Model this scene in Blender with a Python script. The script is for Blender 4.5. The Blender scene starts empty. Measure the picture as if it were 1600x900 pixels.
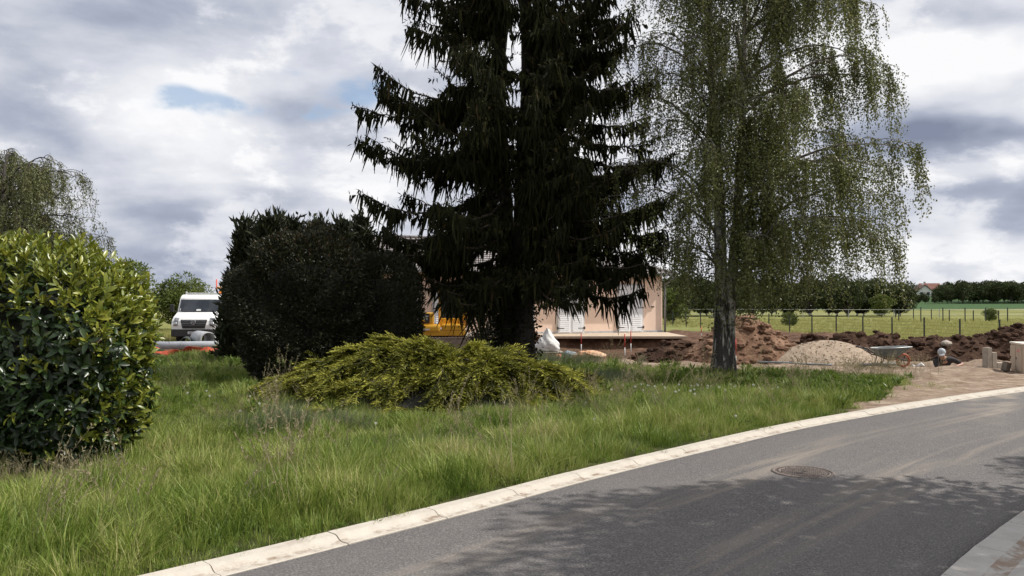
import bpy, bmesh, math, random
import numpy as np
from mathutils import Vector, Matrix

R = math.radians
sc = bpy.context.scene
col = sc.collection

# ------------------------------------------------------------------ camera
CAM_H, FPX, HORIZON = 1.85, 1250.0, 471.0          # eye height, focal length and horizon in photo pixels
cam_data = bpy.data.cameras.new('camera')
cam_data.sensor_width = 36.0
cam_data.lens = 36.0 * FPX / 1600.0
cam_data.clip_start = 0.05
cam_data.clip_end = 3000.0
cam = bpy.data.objects.new('camera', cam_data)
col.objects.link(cam)
cam.location = (0, 0, CAM_H)
cam.rotation_euler = (R(90) + math.atan((HORIZON - 450.0) / FPX), 0, 0)
sc.camera = cam

# ------------------------------------------------------------------ sun, sky, exposure
SUN_EL, SUN_AZ = 51.0, -3.0                          # azimuth from +X towards the camera side
sd = Vector((math.cos(R(SUN_EL)) * math.cos(R(SUN_AZ)), -math.cos(R(SUN_EL)) * math.sin(R(SUN_AZ)), math.sin(R(SUN_EL))))
sun_data = bpy.data.lights.new('sun', 'SUN')
sun_data.energy = 4.9
sun_data.angle = R(0.53)
sun_data.color = (1.0, 0.955, 0.88)
sun = bpy.data.objects.new('sun', sun_data)
col.objects.link(sun)
sun.rotation_euler = sd.to_track_quat('Z', 'Y').to_euler()
sun.location = (20, -3, 25)

sc.view_settings.view_transform = 'Standard'
sc.view_settings.look = 'None'
sc.view_settings.exposure = 0.0
sc.view_settings.gamma = 1.0
sc.view_settings.use_curve_mapping = False
sc.cycles.max_bounces = 6
sc.cycles.diffuse_bounces = 2
sc.cycles.adaptive_threshold = 0.02
sc.cycles.glossy_bounces = 2
sc.cycles.transmission_bounces = 4
sc.cycles.transparent_max_bounces = 4
sc.cycles.use_denoising = True
sc.cycles.sample_clamp_indirect = 4.0

world = bpy.data.worlds.new('World')
sc.world = world
world.use_nodes = True
world.cycles.sampling_method = 'MANUAL'
world.cycles.sample_map_resolution = 256


class NT:
    """small helper for writing node trees as expressions"""
    def __init__(self, tree):
        self.t = tree
    def n(self, kind, **kw):
        nd = self.t.nodes.new(kind)
        for k, v in kw.items():
            setattr(nd, k, v)
        return nd
    def put(self, sock, v):
        if isinstance(v, bpy.types.NodeSocket):
            self.t.links.new(v, sock)
        elif v is not None:
            sock.default_value = v
    def m(self, op, a, b=None, c=None, clamp=False):
        nd = self.n('ShaderNodeMath', operation=op, use_clamp=clamp)
        for i, v in enumerate((a, b, c)):
            if v is not None:
                self.put(nd.inputs[i], v)
        return nd.outputs[0]
    def vm(self, op, a, b=None):
        nd = self.n('ShaderNodeVectorMath', operation=op)
        self.put(nd.inputs[0], a)
        if b is not None:
            self.put(nd.inputs[1], b)
        return nd.outputs[0]
    def xyz(self, x, y, z):
        nd = self.n('ShaderNodeCombineXYZ')
        for i, v in enumerate((x, y, z)):
            self.put(nd.inputs[i], v)
        return nd.outputs[0]
    def sep(self, v):
        nd = self.n('ShaderNodeSeparateXYZ')
        self.put(nd.inputs[0], v)
        return nd.outputs
    def noise(self, vec, scale, detail=4, rough=0.5, dist=0.0, out=0):
        nd = self.n('ShaderNodeTexNoise')
        self.put(nd.inputs['Vector'], vec)
        nd.inputs['Scale'].default_value = scale
        nd.inputs['Detail'].default_value = detail
        nd.inputs['Roughness'].default_value = rough
        nd.inputs['Distortion'].default_value = dist
        return nd.outputs[out]
    def ramp(self, f, stops):
        nd = self.n('ShaderNodeValToRGB')
        el = nd.color_ramp.elements
        while len(el) < len(stops):
            el.new(0.5)
        for e, (p, c) in zip(el, stops):
            e.position = p
            e.color = (c[0], c[1], c[2], 1) if not isinstance(c, (int, float)) else (c, c, c, 1)
        self.put(nd.inputs[0], f)
        return nd.outputs[0]
    def mix(self, f, a, b):
        nd = self.n('ShaderNodeMix', data_type='RGBA')
        self.put(nd.inputs[0], f)
        for s, v in ((nd.inputs[6], a), (nd.inputs[7], b)):
            if isinstance(v, tuple):
                v = (v[0], v[1], v[2], 1)
            self.put(s, v)
        return nd.outputs[2]
    def smooth(self, v, lo, hi):
        nd = self.n('ShaderNodeMapRange', interpolation_type='SMOOTHSTEP')
        self.put(nd.inputs[0], v)
        nd.inputs[1].default_value = lo
        nd.inputs[2].default_value = hi
        return nd.outputs[0]


def build_sky():
    t = world.node_tree
    t.nodes.clear()
    k = NT(t)
    out = k.n('ShaderNodeOutputWorld')
    sky = k.n('ShaderNodeTexSky', sky_type='NISHITA')
    sky.sun_disc = False
    sky.sun_elevation = R(SUN_EL)
    sky.sun_rotation = R(90 + SUN_AZ)
    bg_sky = k.n('ShaderNodeBackground')
    bg_sky.inputs[1].default_value = 0.15
    t.links.new(sky.outputs[0], bg_sky.inputs[0])
    tc = k.n('ShaderNodeTexCoord').outputs['Generated']
    x, y, z = k.sep(tc)
    az0 = k.m('ARCTAN2', x, y)
    el0 = k.m('ARCSINE', z)
    w = k.n('ShaderNodeTexNoise')
    k.put(w.inputs['Vector'], k.vm('MULTIPLY', tc, (1.0, 1.0, 2.2)))
    w.inputs['Scale'].default_value = 5.0
    w.inputs['Detail'].default_value = 3
    wc = k.n('ShaderNodeSeparateColor')
    t.links.new(w.outputs['Color'], wc.inputs[0])
    az = k.m('ADD', az0, k.m('MULTIPLY', k.m('SUBTRACT', wc.outputs[0], 0.5), 0.30))
    el = k.m('ADD', el0, k.m('MULTIPLY', k.m('SUBTRACT', wc.outputs[1], 0.5), 0.13))

    def blob(px, py, wx, wy):
        a0 = math.atan((px - 800) / FPX)
        e0 = math.atan((HORIZON - py) / FPX * math.cos(a0))
        da = k.m('DIVIDE', k.m('SUBTRACT', az, a0), wx / FPX)
        de = k.m('DIVIDE', k.m('SUBTRACT', el, e0), wy / FPX)
        return k.m('EXPONENT', k.m('MULTIPLY', k.m('ADD', k.m('MULTIPLY', da, da), k.m('MULTIPLY', de, de)), -1.0))
    # clouds lie on a layer: the pattern flattens towards the horizon
    den = k.m('ADD', k.m('MAXIMUM', z, 0.0), 0.26)
    plane = k.xyz(k.m('DIVIDE', x, den), k.m('DIVIDE', y, den), 0.35)
    n1 = k.noise(k.vm('MULTIPLY', plane, (0.8, 1.3, 1.0)), 1.15, 5, 0.5, 0.35)
    n2 = k.noise(k.vm('ADD', plane, (7.3, 2.1, 0.0)), 3.1, 4, 0.5, 0.3)
    n3 = k.noise(k.vm('MULTIPLY', tc, (1.0, 1.0, 2.0)), 5.2, 8, 0.60, 0.15)
    b = k.m('ADD', k.m('MULTIPLY', n1, 1.35), k.m('MULTIPLY', n2, 0.40))
    b = k.m('ADD', b, k.m('MULTIPLY', n3, 0.75))
    b = k.m('ADD', b, k.m('MULTIPLY', k.smooth(n3, 0.47, 0.56), 0.16))
    b = k.m('SUBTRACT', b, 0.56)
    for px, py, wx, wy, s in SKY_BLOBS:
        b = k.m('ADD', b, k.m('MULTIPLY', blob(px, py, wx, wy), s))
    cloud = k.ramp(b, [(0.12, (0.235, 0.27, 0.37)), (0.42, (0.42, 0.46, 0.565)), (0.66, (0.70, 0.72, 0.79)), (0.95, (0.97, 0.97, 0.985))])
    bg_cloud = k.n('ShaderNodeBackground')
    t.links.new(cloud, bg_cloud.inputs[0])
    bg_cloud.inputs[1].default_value = 1.0
    gap = k.smooth(k.noise(k.vm('ADD', plane, (3.7, 11.0, 0.0)), 1.9, 3, 0.5, 0.3), 0.68, 0.76)
    for px, py, wx, wy in ((305, 158, 60, 18), (415, 157, 85, 16), (520, 136, 70, 20)):
        g = k.m('MULTIPLY', blob(px, py, wx, wy), k.smooth(n3, 0.30, 0.56))
        gap = k.m('MAXIMUM', gap, k.smooth(g, 0.10, 0.62))
    mx = k.n('ShaderNodeMixShader')
    k.put(mx.inputs[0], k.m('MULTIPLY', gap, 0.72))
    t.links.new(bg_cloud.outputs[0], mx.inputs[1])
    t.links.new(bg_sky.outputs[0], mx.inputs[2])
    t.links.new(mx.outputs[0], out.inputs[0])


# darker and brighter parts of the cloud layer: photo pixel, spread, strength
SKY_BLOBS = [(30, 150, 130, 75, -0.46), (180, 60, 160, 50, -0.10), (330, 250, 200, 60, 0.03), (480, 60, 170, 80, 0.05),
             (330, 330, 200, 16, -0.22), (1480, 215, 180, 36, -0.55), (1500, 330, 200, 42, -0.50), (1570, 25, 110, 26, -0.22),
             (1540, 110, 110, 45, 0.32), (1400, 110, 80, 60, 0.15), (1530, 405, 120, 12, 0.15), (900, 150, 250, 120, 0.10)]
build_sky()

# ------------------------------------------------------------------ helpers
def gp(px, py, z=0.0):
    """ground point seen at a photo pixel, as real x, y"""
    y = (CAM_H - z) * FPX / (py - HORIZON)
    return ((px - 800) / FPX * y, y)


def at(px, py, y):
    return Vector(((px - 800) / FPX * y, y, CAM_H - (py - HORIZON) * y / FPX))


def tag(o, label=None, cat=None, group=None, kind=None):
    if label: o['label'] = label
    if cat: o['category'] = cat
    if group: o['group'] = group
    if kind: o['kind'] = kind
    return o


def empty(name, loc, rz=0.0, label=None, cat=None, group=None):
    o = bpy.data.objects.new(name, None)
    o.empty_display_size = 0.2
    col.objects.link(o)
    o.location = loc
    o.rotation_euler = (0, 0, rz)
    return tag(o, label, cat, group)


class MB:
    """collects vertices and faces (numpy) and links them as ONE mesh object"""
    def __init__(self):
        self.v, self.f, self.tone, self.sm, self.nv = [], [], [], [], 0
    def add(self, V, F, tone=0.5, smooth=False):
        V = np.asarray(V, float).reshape(-1, 3)
        F = np.asarray(F, int)
        if len(F) == 0:
            return self
        self.f.append(F + self.nv)
        self.v.append(V)
        self.nv += len(V)
        self.tone.append(np.broadcast_to(np.asarray(tone, float), (len(F),)).copy())
        self.sm.append(np.full(len(F), smooth))
        return self
    def box(self, c, s, rot=None, taper=(1, 1), bevel=0.0):
        """box by centre and size; bevel cuts its edges; taper scales the top"""
        bm = bmesh.new()
        bmesh.ops.create_cube(bm, size=1.0)
        for v in bm.verts:
            if v.co.z > 0:
                v.co.x *= taper[0]; v.co.y *= taper[1]
            v.co = Vector((v.co.x * s[0], v.co.y * s[1], v.co.z * s[2]))
        if bevel > 0:
            bmesh.ops.bevel(bm, geom=bm.edges[:], offset=bevel, segments=2, affect='EDGES', profile=0.6)
        M = Matrix.Translation(Vector(c))
        if rot is not None:
            M = M @ (rot if isinstance(rot, Matrix) else Matrix.Rotation(rot, 4, 'Z'))
        bm.transform(M)
        return self.bm(bm)
    def bm(self, bm, smooth=False):
        bm.verts.index_update()
        V = [v.co[:] for v in bm.verts]
        byn = {}
        for f in bm.faces:
            byn.setdefault(len(f.verts), []).append([v.index for v in f.verts])
        base = self.nv
        first = True
        for n, F in byn.items():
            F = np.array(F)
            if first:
                self.add(V, F, 0.5, smooth)
                first = False
            else:
                self.f.append(F + base)
                self.tone.append(np.full(len(F), 0.5)); self.sm.append(np.full(len(F), smooth))
        bm.free()
        return self
    def tube(self, P, rad, sides=8, tone=0.5, cap=True, smooth=True):
        P = np.asarray(P, float)
        n = len(P)
        rad = np.broadcast_to(np.asarray(rad, float), (n,))
        T = np.gradient(P, axis=0)
        T /= np.linalg.norm(T, axis=1)[:, None] + 1e-9
        ref = np.array([0, 0, 1.0]) if abs(T[0, 2]) < 0.9 else np.array([1.0, 0, 0])
        A = np.cross(T, ref); A /= np.linalg.norm(A, axis=1)[:, None] + 1e-9
        B = np.cross(T, A)
        th = np.linspace(0, 2 * math.pi, sides, endpoint=False)
        V = P[:, None, :] + rad[:, None, None] * (np.cos(th)[None, :, None] * A[:, None, :] + np.sin(th)[None, :, None] * B[:, None, :])
        i = np.arange(n - 1)[:, None] * sides
        j = np.arange(sides)[None, :]
        j2 = (j + 1) % sides
        F = np.stack([i + j, i + j2, i + sides + j2, i + sides + j], -1).reshape(-1, 4)
        base = self.nv
        self.add(V.reshape(-1, 3), F, tone, smooth)
        if cap:
            for ring in (np.arange(sides)[::-1], np.arange(sides) + (n - 1) * sides):
                self.f.append((ring + base)[None, :]); self.tone.append(np.array([0.5])); self.sm.append(np.array([False]))
        return self
    def cyl(self, a, b, r, sides=12, r2=None):
        return self.tube([a, b], [r, r if r2 is None else r2], sides)
    def lathe(self, prof, sides=24, c=(0, 0, 0), axis='Z', smooth=True):
        """profile of (radius, height) turned about an axis through c"""
        th = np.linspace(0, 2 * math.pi, sides, endpoint=False)
        n = len(prof)
        V = np.zeros((n, sides, 3))
        for q, (r, h) in enumerate(prof):
            a, b = r * np.cos(th), r * np.sin(th)
            if axis == 'Z': V[q] = np.stack([a, b, np.full(sides, h)], -1)
            elif axis == 'X': V[q] = np.stack([np.full(sides, h), a, b], -1)
            else: V[q] = np.stack([b, np.full(sides, h), a], -1)
        V += np.array(c)
        i = np.arange(n - 1)[:, None] * sides
        j = np.arange(sides)[None, :]
        F = np.stack([i + j, i + (j + 1) % sides, i + sides + (j + 1) % sides, i + sides + j], -1).reshape(-1, 4)
        return self.add(V.reshape(-1, 3), F, 0.5, smooth)
    def ribbons(self, P, W, S, tone):
        """n ribbons through k points P(n,k,3), half widths W(n,k), side vectors S(n,3)"""
        n, k, _ = P.shape
        off = W[:, :, None] * S[:, None, :]
        V = np.stack([P - off, P + off], 2).reshape(-1, 3)          # n,k,2
        b = (np.arange(n) * k * 2)[:, None] + np.arange(k - 1)[None, :] * 2
        F = np.stack([b, b + 1, b + 3, b + 2], -1).reshape(-1, 4)
        return self.add(V, F, np.repeat(tone, k - 1))
    def leaves(self, C, D, N, L, W, tone, fold=0.15, wide=0.45):
        """n leaves, each a folded rhombus of two faces"""
        S = np.cross(D, N); S /= np.linalg.norm(S, axis=1)[:, None] + 1e-9
        N2 = np.cross(S, D)
        L = np.broadcast_to(L, (len(C),)); W = np.broadcast_to(W, (len(C),))
        mid = C + D * (L * wide)[:, None] + N2 * (W * fold)[:, None]
        V = np.stack([C, mid + S * (W * .5)[:, None], C + D * L[:, None], mid - S * (W * .5)[:, None]], 1).reshape(-1, 3)
        b = (np.arange(len(C)) * 4)[:, None]
        return self.add(V, np.concatenate([b, b + 1, b + 2, b + 3], 1), tone)
    def mesh(self, name, mat):
        me = bpy.data.meshes.new(name)
        V = np.concatenate(self.v)
        cnt = np.concatenate([np.full(len(F), F.shape[1]) for F in self.f])
        loops = np.concatenate([F.ravel() for F in self.f])
        me.vertices.add(len(V)); me.vertices.foreach_set('co', V.astype(np.float32).ravel())
        me.loops.add(len(loops)); me.loops.foreach_set('vertex_index', loops.astype(np.int32))
        me.polygons.add(len(cnt))
        st = np.concatenate([[0], np.cumsum(cnt)[:-1]])
        me.polygons.foreach_set('loop_start', st.astype(np.int32))
        me.polygons.foreach_set('loop_total', cnt.astype(np.int32))
        me.polygons.foreach_set('use_smooth', np.concatenate(self.sm))
        me.update(calc_edges=True)
        a = me.attributes.new('tone', 'FLOAT', 'FACE')
        a.data.foreach_set('value', np.concatenate(self.tone).astype(np.float32))
        for m in (mat if isinstance(mat, (list, tuple)) else [mat]):
            me.materials.append(m)
        return me
    def build(self, name, mat, parent=None, **kw):
        o = bpy.data.objects.new(name, self.mesh(name, mat))
        col.objects.link(o)
        if parent is not None:
            o.parent = parent
        return tag(o, **kw)


def copy_tree(o, parent=None):
    c = o.copy(); col.objects.link(c); c.parent = parent
    for ch in o.children:
        copy_tree(ch, c)
    return c


def text_mesh(name, s, size, mat, parent, M, depth=0.004):
    cu = bpy.data.curves.new(name, 'FONT')
    cu.body = s; cu.size = size; cu.extrude = depth; cu.align_x = 'CENTER'; cu.align_y = 'CENTER'
    tmp = bpy.data.objects.new('tmp', cu); col.objects.link(tmp)
    dg = bpy.context.evaluated_depsgraph_get()
    me = bpy.data.meshes.new_from_object(tmp.evaluated_get(dg))
    bpy.data.objects.remove(tmp)
    me.transform(M); me.materials.clear(); me.materials.append(mat)
    o = bpy.data.objects.new(name, me); col.objects.link(o); o.parent = parent
    return o


def hash2(ix, iy, seed):
    h = (ix.astype(np.int64) * 374761393 + iy.astype(np.int64) * 668265263 + seed * 982451653) & 0xFFFFFFFF
    h = ((h ^ (h >> 13)) * 1274126177) & 0xFFFFFFFF
    return ((h ^ (h >> 16)) & 0xFFFFFF) / float(0xFFFFFF)


def vnoise(x, y, seed=0):
    x = np.asarray(x, float); y = np.asarray(y, float)
    ix, iy = np.floor(x), np.floor(y)
    fx, fy = x - ix, y - iy
    fx = fx * fx * (3 - 2 * fx); fy = fy * fy * (3 - 2 * fy)
    a, b = hash2(ix, iy, seed), hash2(ix + 1, iy, seed)
    c, d = hash2(ix, iy + 1, seed), hash2(ix + 1, iy + 1, seed)
    return (a * (1 - fx) + b * fx) * (1 - fy) + (c * (1 - fx) + d * fx) * fy


def fbm(x, y, seed=0, oct=4, gain=0.5):
    s, a, t = 0.0, 1.0, 0.0
    for o in range(oct):
        s = s + a * vnoise(x * 2.03 ** o + o * 17.1, y * 2.03 ** o - o * 9.7, seed + o); t += a; a *= gain
    return s / t


def sstep(x, lo, hi):
    t = np.clip((x - lo) / (hi - lo), 0, 1)
    return t * t * (3 - 2 * t)


def unit(v):
    return v / (np.linalg.norm(v, axis=-1, keepdims=True) + 1e-9)


# ------------------------------------------------------------------ materials
def principled(name):
    m = bpy.data.materials.new(name)
    m.use_nodes = True
    return m, NT(m.node_tree), m.node_tree.nodes['Principled BSDF']


def pm(name, c1, c2=None, scale=6.0, rough=0.7, bump=0.0, metallic=0.0, detail=5, bscale=None, dist=0.01, spec=0.5, lo=0.3, hi=0.7):
    """plain procedural surface: two colours mixed by noise, with fine relief"""
    m, k, p = principled(name)
    tc = k.n('ShaderNodeTexCoord').outputs['Object']
    n = k.noise(tc, scale, detail, 0.6)
    c2 = c2 or tuple(c * 0.75 for c in c1)
    k.put(p.inputs['Base Color'], k.mix(k.smooth(n, lo, hi), c1, c2))
    p.inputs['Roughness'].default_value = rough
    p.inputs['Metallic'].default_value = metallic
    p.inputs['Specular IOR Level'].default_value = spec
    if bump > 0:
        b = k.n('ShaderNodeBump'); b.inputs['Strength'].default_value = bump; b.inputs['Distance'].default_value = dist
        k.put(b.inputs['Height'], k.noise(tc, bscale or scale * 4, 6, 0.65))
        k.put(p.inputs['Normal'], b.outputs[0])
    return m


def leaf_mat(name, stops, trans=0.3, rough=0.5, spec=0.4, tcol=None):
    """leaf colour by the leaf's own tone, part of the light passing through"""
    m, k, p = principled(name)
    at_ = k.n('ShaderNodeAttribute', attribute_name='tone')
    c = k.ramp(at_.outputs['Fac'], stops)
    k.put(p.inputs['Base Color'], c)
    p.inputs['Roughness'].default_value = rough
    p.inputs['Specular IOR Level'].default_value = spec
    if trans > 0:
        tr = k.n('ShaderNodeBsdfTranslucent')
        k.put(tr.inputs[0], k.mix(0.5, c, tcol) if tcol else c)
        mx = k.n('ShaderNodeMixShader'); mx.inputs[0].default_value = trans
        m.node_tree.links.new(p.outputs[0], mx.inputs[1]); m.node_tree.links.new(tr.outputs[0], mx.inputs[2])
        m.node_tree.links.new(mx.outputs[0], m.node_tree.nodes['Material Output'].inputs[0])
    return m


# ------------------------------------------------------------------ road line and terrain
KP = [(-12.3, -4.4), (-7.2, 0.62), (-4.7, 3.1), (-2.246, 5.527), (-1.589, 6.18), (-.939, 6.86), (-.229, 7.6), (.383, 8.3), (1.510, 9.45), (2.231, 10.15), (3.517, 11.42),
      (4.695, 12.45), (6.80, 14.12), (8.96, 15.73), (10.88, 17.05), (14.6, 19.5), (20.5, 23.0), (30.0, 28.2)]


def catmull(P, n=8):
    P = np.array(P, float)
    Q = np.vstack([2 * P[0] - P[1], P, 2 * P[-1] - P[-2]])
    out = []
    for i in range(1, len(Q) - 2):
        p0, p1, p2, p3 = Q[i - 1:i + 3]
        for t in np.linspace(0, 1, n, endpoint=False):
            out.append(0.5 * ((2 * p1) + (-p0 + p2) * t + (2 * p0 - 5 * p1 + 4 * p2 - p3) * t * t + (-p0 + 3 * p1 - 3 * p2 + p3) * t ** 3))
    out.append(P[-1])
    return np.array(out)


def resample(P, step):
    s = np.concatenate([[0], np.cumsum(np.linalg.norm(np.diff(P, axis=0), axis=1))])
    q = np.arange(0, s[-1], step)
    return np.stack([np.interp(q, s, P[:, 0]), np.interp(q, s, P[:, 1])], 1)


KERB = resample(catmull(KP), 0.25)
for _ in range(6):                                   # iron out the wobble of the measured points
    KERB[1:-1] = (KERB[:-2] + 2 * KERB[1:-1] + KERB[2:]) / 4
KT = unit(np.gradient(KERB, axis=0))
KN = np.stack([KT[:, 1], -KT[:, 0]], 1)              # towards the road
ROAD_W, KERB_W, KERB2_W = 3.48, 0.30, 0.55


def road_dist(x, y):
    """signed distance from the grass edge of the kerb, positive towards the road"""
    x = np.asarray(x, float); y = np.asarray(y, float)
    sh = x.shape
    x = x.ravel(); y = y.ravel()
    best = np.full(x.shape, 1e9); sg = np.zeros(x.shape); al = np.zeros(x.shape)
    A, B = KERB[:-1:2], KERB[2::2]
    A = A[:len(B)]
    for i, (a, b) in enumerate(zip(A, B)):
        d = b - a; L2 = d @ d
        t = np.clip(((x - a[0]) * d[0] + (y - a[1]) * d[1]) / L2, 0, 1)
        ex, ey = x - a[0] - t * d[0], y - a[1] - t * d[1]
        q = ex * ex + ey * ey
        m = q < best
        best[m] = q[m]
        sg[m] = np.sign(ex * d[1] - ey * d[0])[m]
        al[m] = (i + t[m]) * 0.5
    return (np.sqrt(best) * sg).reshape(sh), al.reshape(sh)


def fence_x(y):
    return 12.05 + (60.0 - y) / (60.0 - 33.4) * (20.3 - 12.05)


def grass_mask(x, y):
    yb = np.interp(x, [-30, -12, -4, 1.6, 5.6, 7.0, 9.2, 9.8], [27.0, 27.0, 26.4, 24.0, 21.8, 20.4, 19.3, 18.6])
    xr = np.interp(y, [0, 12.6, 13.4, 15.3, 17.5, 19.4, 30], [4.6, 4.9, 5.5, 7.0, 8.5, 9.2, 9.3])
    w = (fbm(x * 1.3, y * 1.3, 5) - 0.5) * 1.2
    return sstep(yb - y + w, -0.35, 0.35) * sstep(xr - x + w * 0.8, -0.35, 0.35)


def zones(x, y):
    d, al = road_dist(x, y)
    g = grass_mask(x, y)
    dirt = (1 - g)
    back = sstep(y, 29, 31) * sstep(-x, 3.5, 5.5)            # left of the site: field with bare patches by the van
    bare = sstep(fbm(x * 0.35, y * 0.35, 21) + 0.25 * np.exp(-((x + 14) / 4) ** 2 - ((y - 34) / 3.0) ** 2), 0.55, 0.68)
    dirt = dirt * (1 - back) + back * bare * sstep(46 - y, 0, 6)
    fieldm = np.maximum(sstep(x - fence_x(np.minimum(y, 60)), -0.6, 0.3) * sstep(y, 25.5, 28.5), sstep(y, 47, 52))
    fieldm = np.maximum(fieldm, back * (1 - dirt))
    dirt = dirt * (1 - fieldm)
    right = sstep(d, 4.2, 4.5)
    tan = sstep(fbm(x * 0.8, y * 0.8, 31) + 0.55 * sstep(26.2 - y, 0, 2.0) - 0.45 * sstep(y, 25.8, 27.0), 0.45, 0.75)
    return d, al, np.maximum(dirt, right), fieldm, np.maximum(tan, right)


def height(x, y):
    x = np.asarray(x, float); y = np.asarray(y, float)
    d, al, dirt, fieldm, tan = zones(x, y)
    h = (fbm(x * 0.5, y * 0.5, 3) - 0.5) * 0.10 * sstep(-d, 0.3, 2.0)
    h = h + dirt * sstep(-d, 0.2, 1.5) * ((fbm(x * 1.5, y * 1.5, 8, 5, 0.6) - 0.5) * 0.26 + 0.03)
    # tyre ruts pressed into the bare ground by the kerb
    rut = np.sin((x * 0.62 - y * 1.25) * 7.0 + 3.0 * fbm(x * 0.8, y * 0.8, 77)) * 0.022
    h = h + rut * dirt * sstep(-d, 0.15, 0.6) * sstep(20.5 - y, 0, 2.5) * sstep(y, 12, 14)
    # excavation in front of the terrace, cut face under the slab
    pit = sstep(x, -3.5, -1.5) * sstep(8.6 - x, 0, 1.2)
    h = h - 0.10 * pit * sstep(y, 26.5, 28.0) * sstep(32.8 - y, 0, 0.3)
    h = h + 0.36 * sstep(y + 0.25 * (fbm(x * 2, y * 2, 9) - 0.5), 32.45, 32.75) * sstep(7.4 - x, 0, 0.6) * sstep(x, -9, -8) * sstep(52 - y, 0, 3)
    # low heaps of turned soil between the house and the fence
    h = h + 0.75 * np.clip(fbm(x * 0.55, y * 0.40, 15, 5, 0.55) - 0.42, 0, 1) * sstep(y, 36, 39) * sstep(50 - y, 0, 4) * sstep(x, 7.8, 9.5) * (1 - fieldm)
    # the trench
    e = 0.25 * (fbm(x * 2.2, y * 2.2, 12) - 0.5)
    tr = sstep(x + e, 10.95, 11.25) * sstep(14.75 - x - e, 0, 0.3) * sstep(y + e, 22.45, 22.7) * sstep(24.35 - y, 0, 0.3)
    h = h - 0.98 * tr
    # land rising far behind
    h = h + np.clip(y - 120, 0, 1e9) * 0.0075 + np.clip(y - 272, 0, 58) * 0.058
    h = h + sstep(y, 60, 140) * (fbm(x * 0.01, y * 0.01, 6) - 0.5) * 0.8 * sstep(400 - np.abs(x), 0, 200)
    road = sstep(d, 0.10, 0.22) * sstep(4.28 - d, 0.0, 0.12)
    h = h * (1 - sstep(d, -0.25, 0.0) * (d < 6)) - 0.005
    return h * (1 - road) - 0.13 * road


def gz(x, y):
    return float(height(np.array([x]), np.array([y]))[0])


def ground_material():
    m, k, p = principled('ground_soil_and_turf')
    pos = k.n('ShaderNodeNewGeometry').outputs['Position']
    A = lambda n: k.n('ShaderNodeAttribute', attribute_name=n).outputs['Fac']
    n_big = k.noise(pos, 0.9, 6, 0.6)
    n_fine = k.noise(pos, 9.0, 8, 0.7)
    turf = k.ramp(k.m('ADD', k.m('MULTIPLY', n_fine, 0.6), k.m('MULTIPLY', n_big, 0.4)),
                  [(0.30, (0.022, 0.026, 0.010)), (0.5, (0.052, 0.062, 0.020)), (0.68, (0.12, 0.105, 0.050))])
    n_f1 = k.noise(k.vm('MULTIPLY', pos, (0.35, 1.0, 1.0)), 0.35, 7, 0.62)
    n_f2 = k.noise(k.vm('MULTIPLY', pos, (1.0, 0.4, 1.0)), 2.6, 6, 0.7)
    fld = k.ramp(k.m('ADD', k.m('MULTIPLY', n_f1, 0.6), k.m('MULTIPLY', n_f2, 0.4)),
                 [(0.30, (0.085, 0.105, 0.026)), (0.48, (0.165, 0.175, 0.050)), (0.62, (0.24, 0.215, 0.085)), (0.75, (0.30, 0.25, 0.13))])
    _, yy, _z = k.sep(pos)
    crop = k.m('MULTIPLY', k.smooth(yy, 150, 165), k.m('SUBTRACT', 1.0, k.smooth(yy, 330, 380)))
    fld = k.mix(crop, fld, k.mix(k.smooth(n_f2, 0.3, 0.7), (0.030, 0.070, 0.022), (0.050, 0.095, 0.030)))
    soil = k.ramp(k.noise(pos, 3.2, 9, 0.68), [(0.30, (0.045, 0.023, 0.014)), (0.5, (0.105, 0.058, 0.036)), (0.68, (0.19, 0.115, 0.075))])
    tan = k.ramp(k.noise(k.vm('MULTIPLY', pos, (0.6, 1.4, 1.0)), 2.6, 9, 0.7), [(0.30, (0.135, 0.088, 0.060)), (0.5, (0.255, 0.190, 0.140)), (0.7, (0.40, 0.325, 0.255))])
    c = k.mix(A('tan'), soil, tan)
    edge = k.m('ADD', A('dirt'), k.m('MULTIPLY', k.m('SUBTRACT', n_fine, 0.5), 0.7))
    c = k.mix(k.smooth(edge, 0.35, 0.65), turf, c)
    c = k.mix(A('field'), c, fld)
    k.put(p.inputs['Base Color'], c)
    p.inputs['Roughness'].default_value = 0.95
    p.inputs['Specular IOR Level'].default_value = 0.15
    b = k.n('ShaderNodeBump'); b.inputs['Strength'].default_value = 0.9; b.inputs['Distance'].default_value = 0.06
    k.put(b.inputs['Height'], k.noise(pos, 6.0, 10, 0.72))
    k.put(p.inputs['Normal'], b.outputs[0])
    return m


def axis_lines(segs):
    out = []
    for a, b, s in segs:
        out.append(np.arange(a, b, s))
    out.append([segs[-1][1]])
    return np.concatenate(out)


gx = axis_lines([(-900, -120, 60), (-120, -30, 6), (-30, -17, 1.0), (-17, 17, 0.16), (17, 30, 1.0), (30, 120, 6), (120, 901, 60)])
gy = axis_lines([(-60, -6, 6), (-6, 3, 0.5), (3, 34, 0.16), (34, 52, 0.5), (52, 130, 3), (130, 480, 10), (480, 1500, 60)])
GX, GY = np.meshgrid(gx, gy)
GZ = height(GX, GY)
nx, ny = len(gx), len(gy)
ii = (np.arange(ny - 1)[:, None] * nx + np.arange(nx - 1)[None, :])
GF = np.stack([ii, ii + 1, ii + nx + 1, ii + nx], -1).reshape(-1, 4)
gm = MB().add(np.stack([GX, GY, GZ], -1).reshape(-1, 3), GF, 0.5, True)
ground = gm.build('ground', ground_material(), kind='structure')
_d, _a, Zd, Zf, Zt = zones(GX, GY)
for nm, arr in (('dirt', Zd), ('field', Zf), ('tan', Zt)):
    a = ground.data.attributes.new(nm, 'FLOAT', 'POINT')
    a.data.foreach_set('value', arr.ravel().astype(np.float32))


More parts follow.
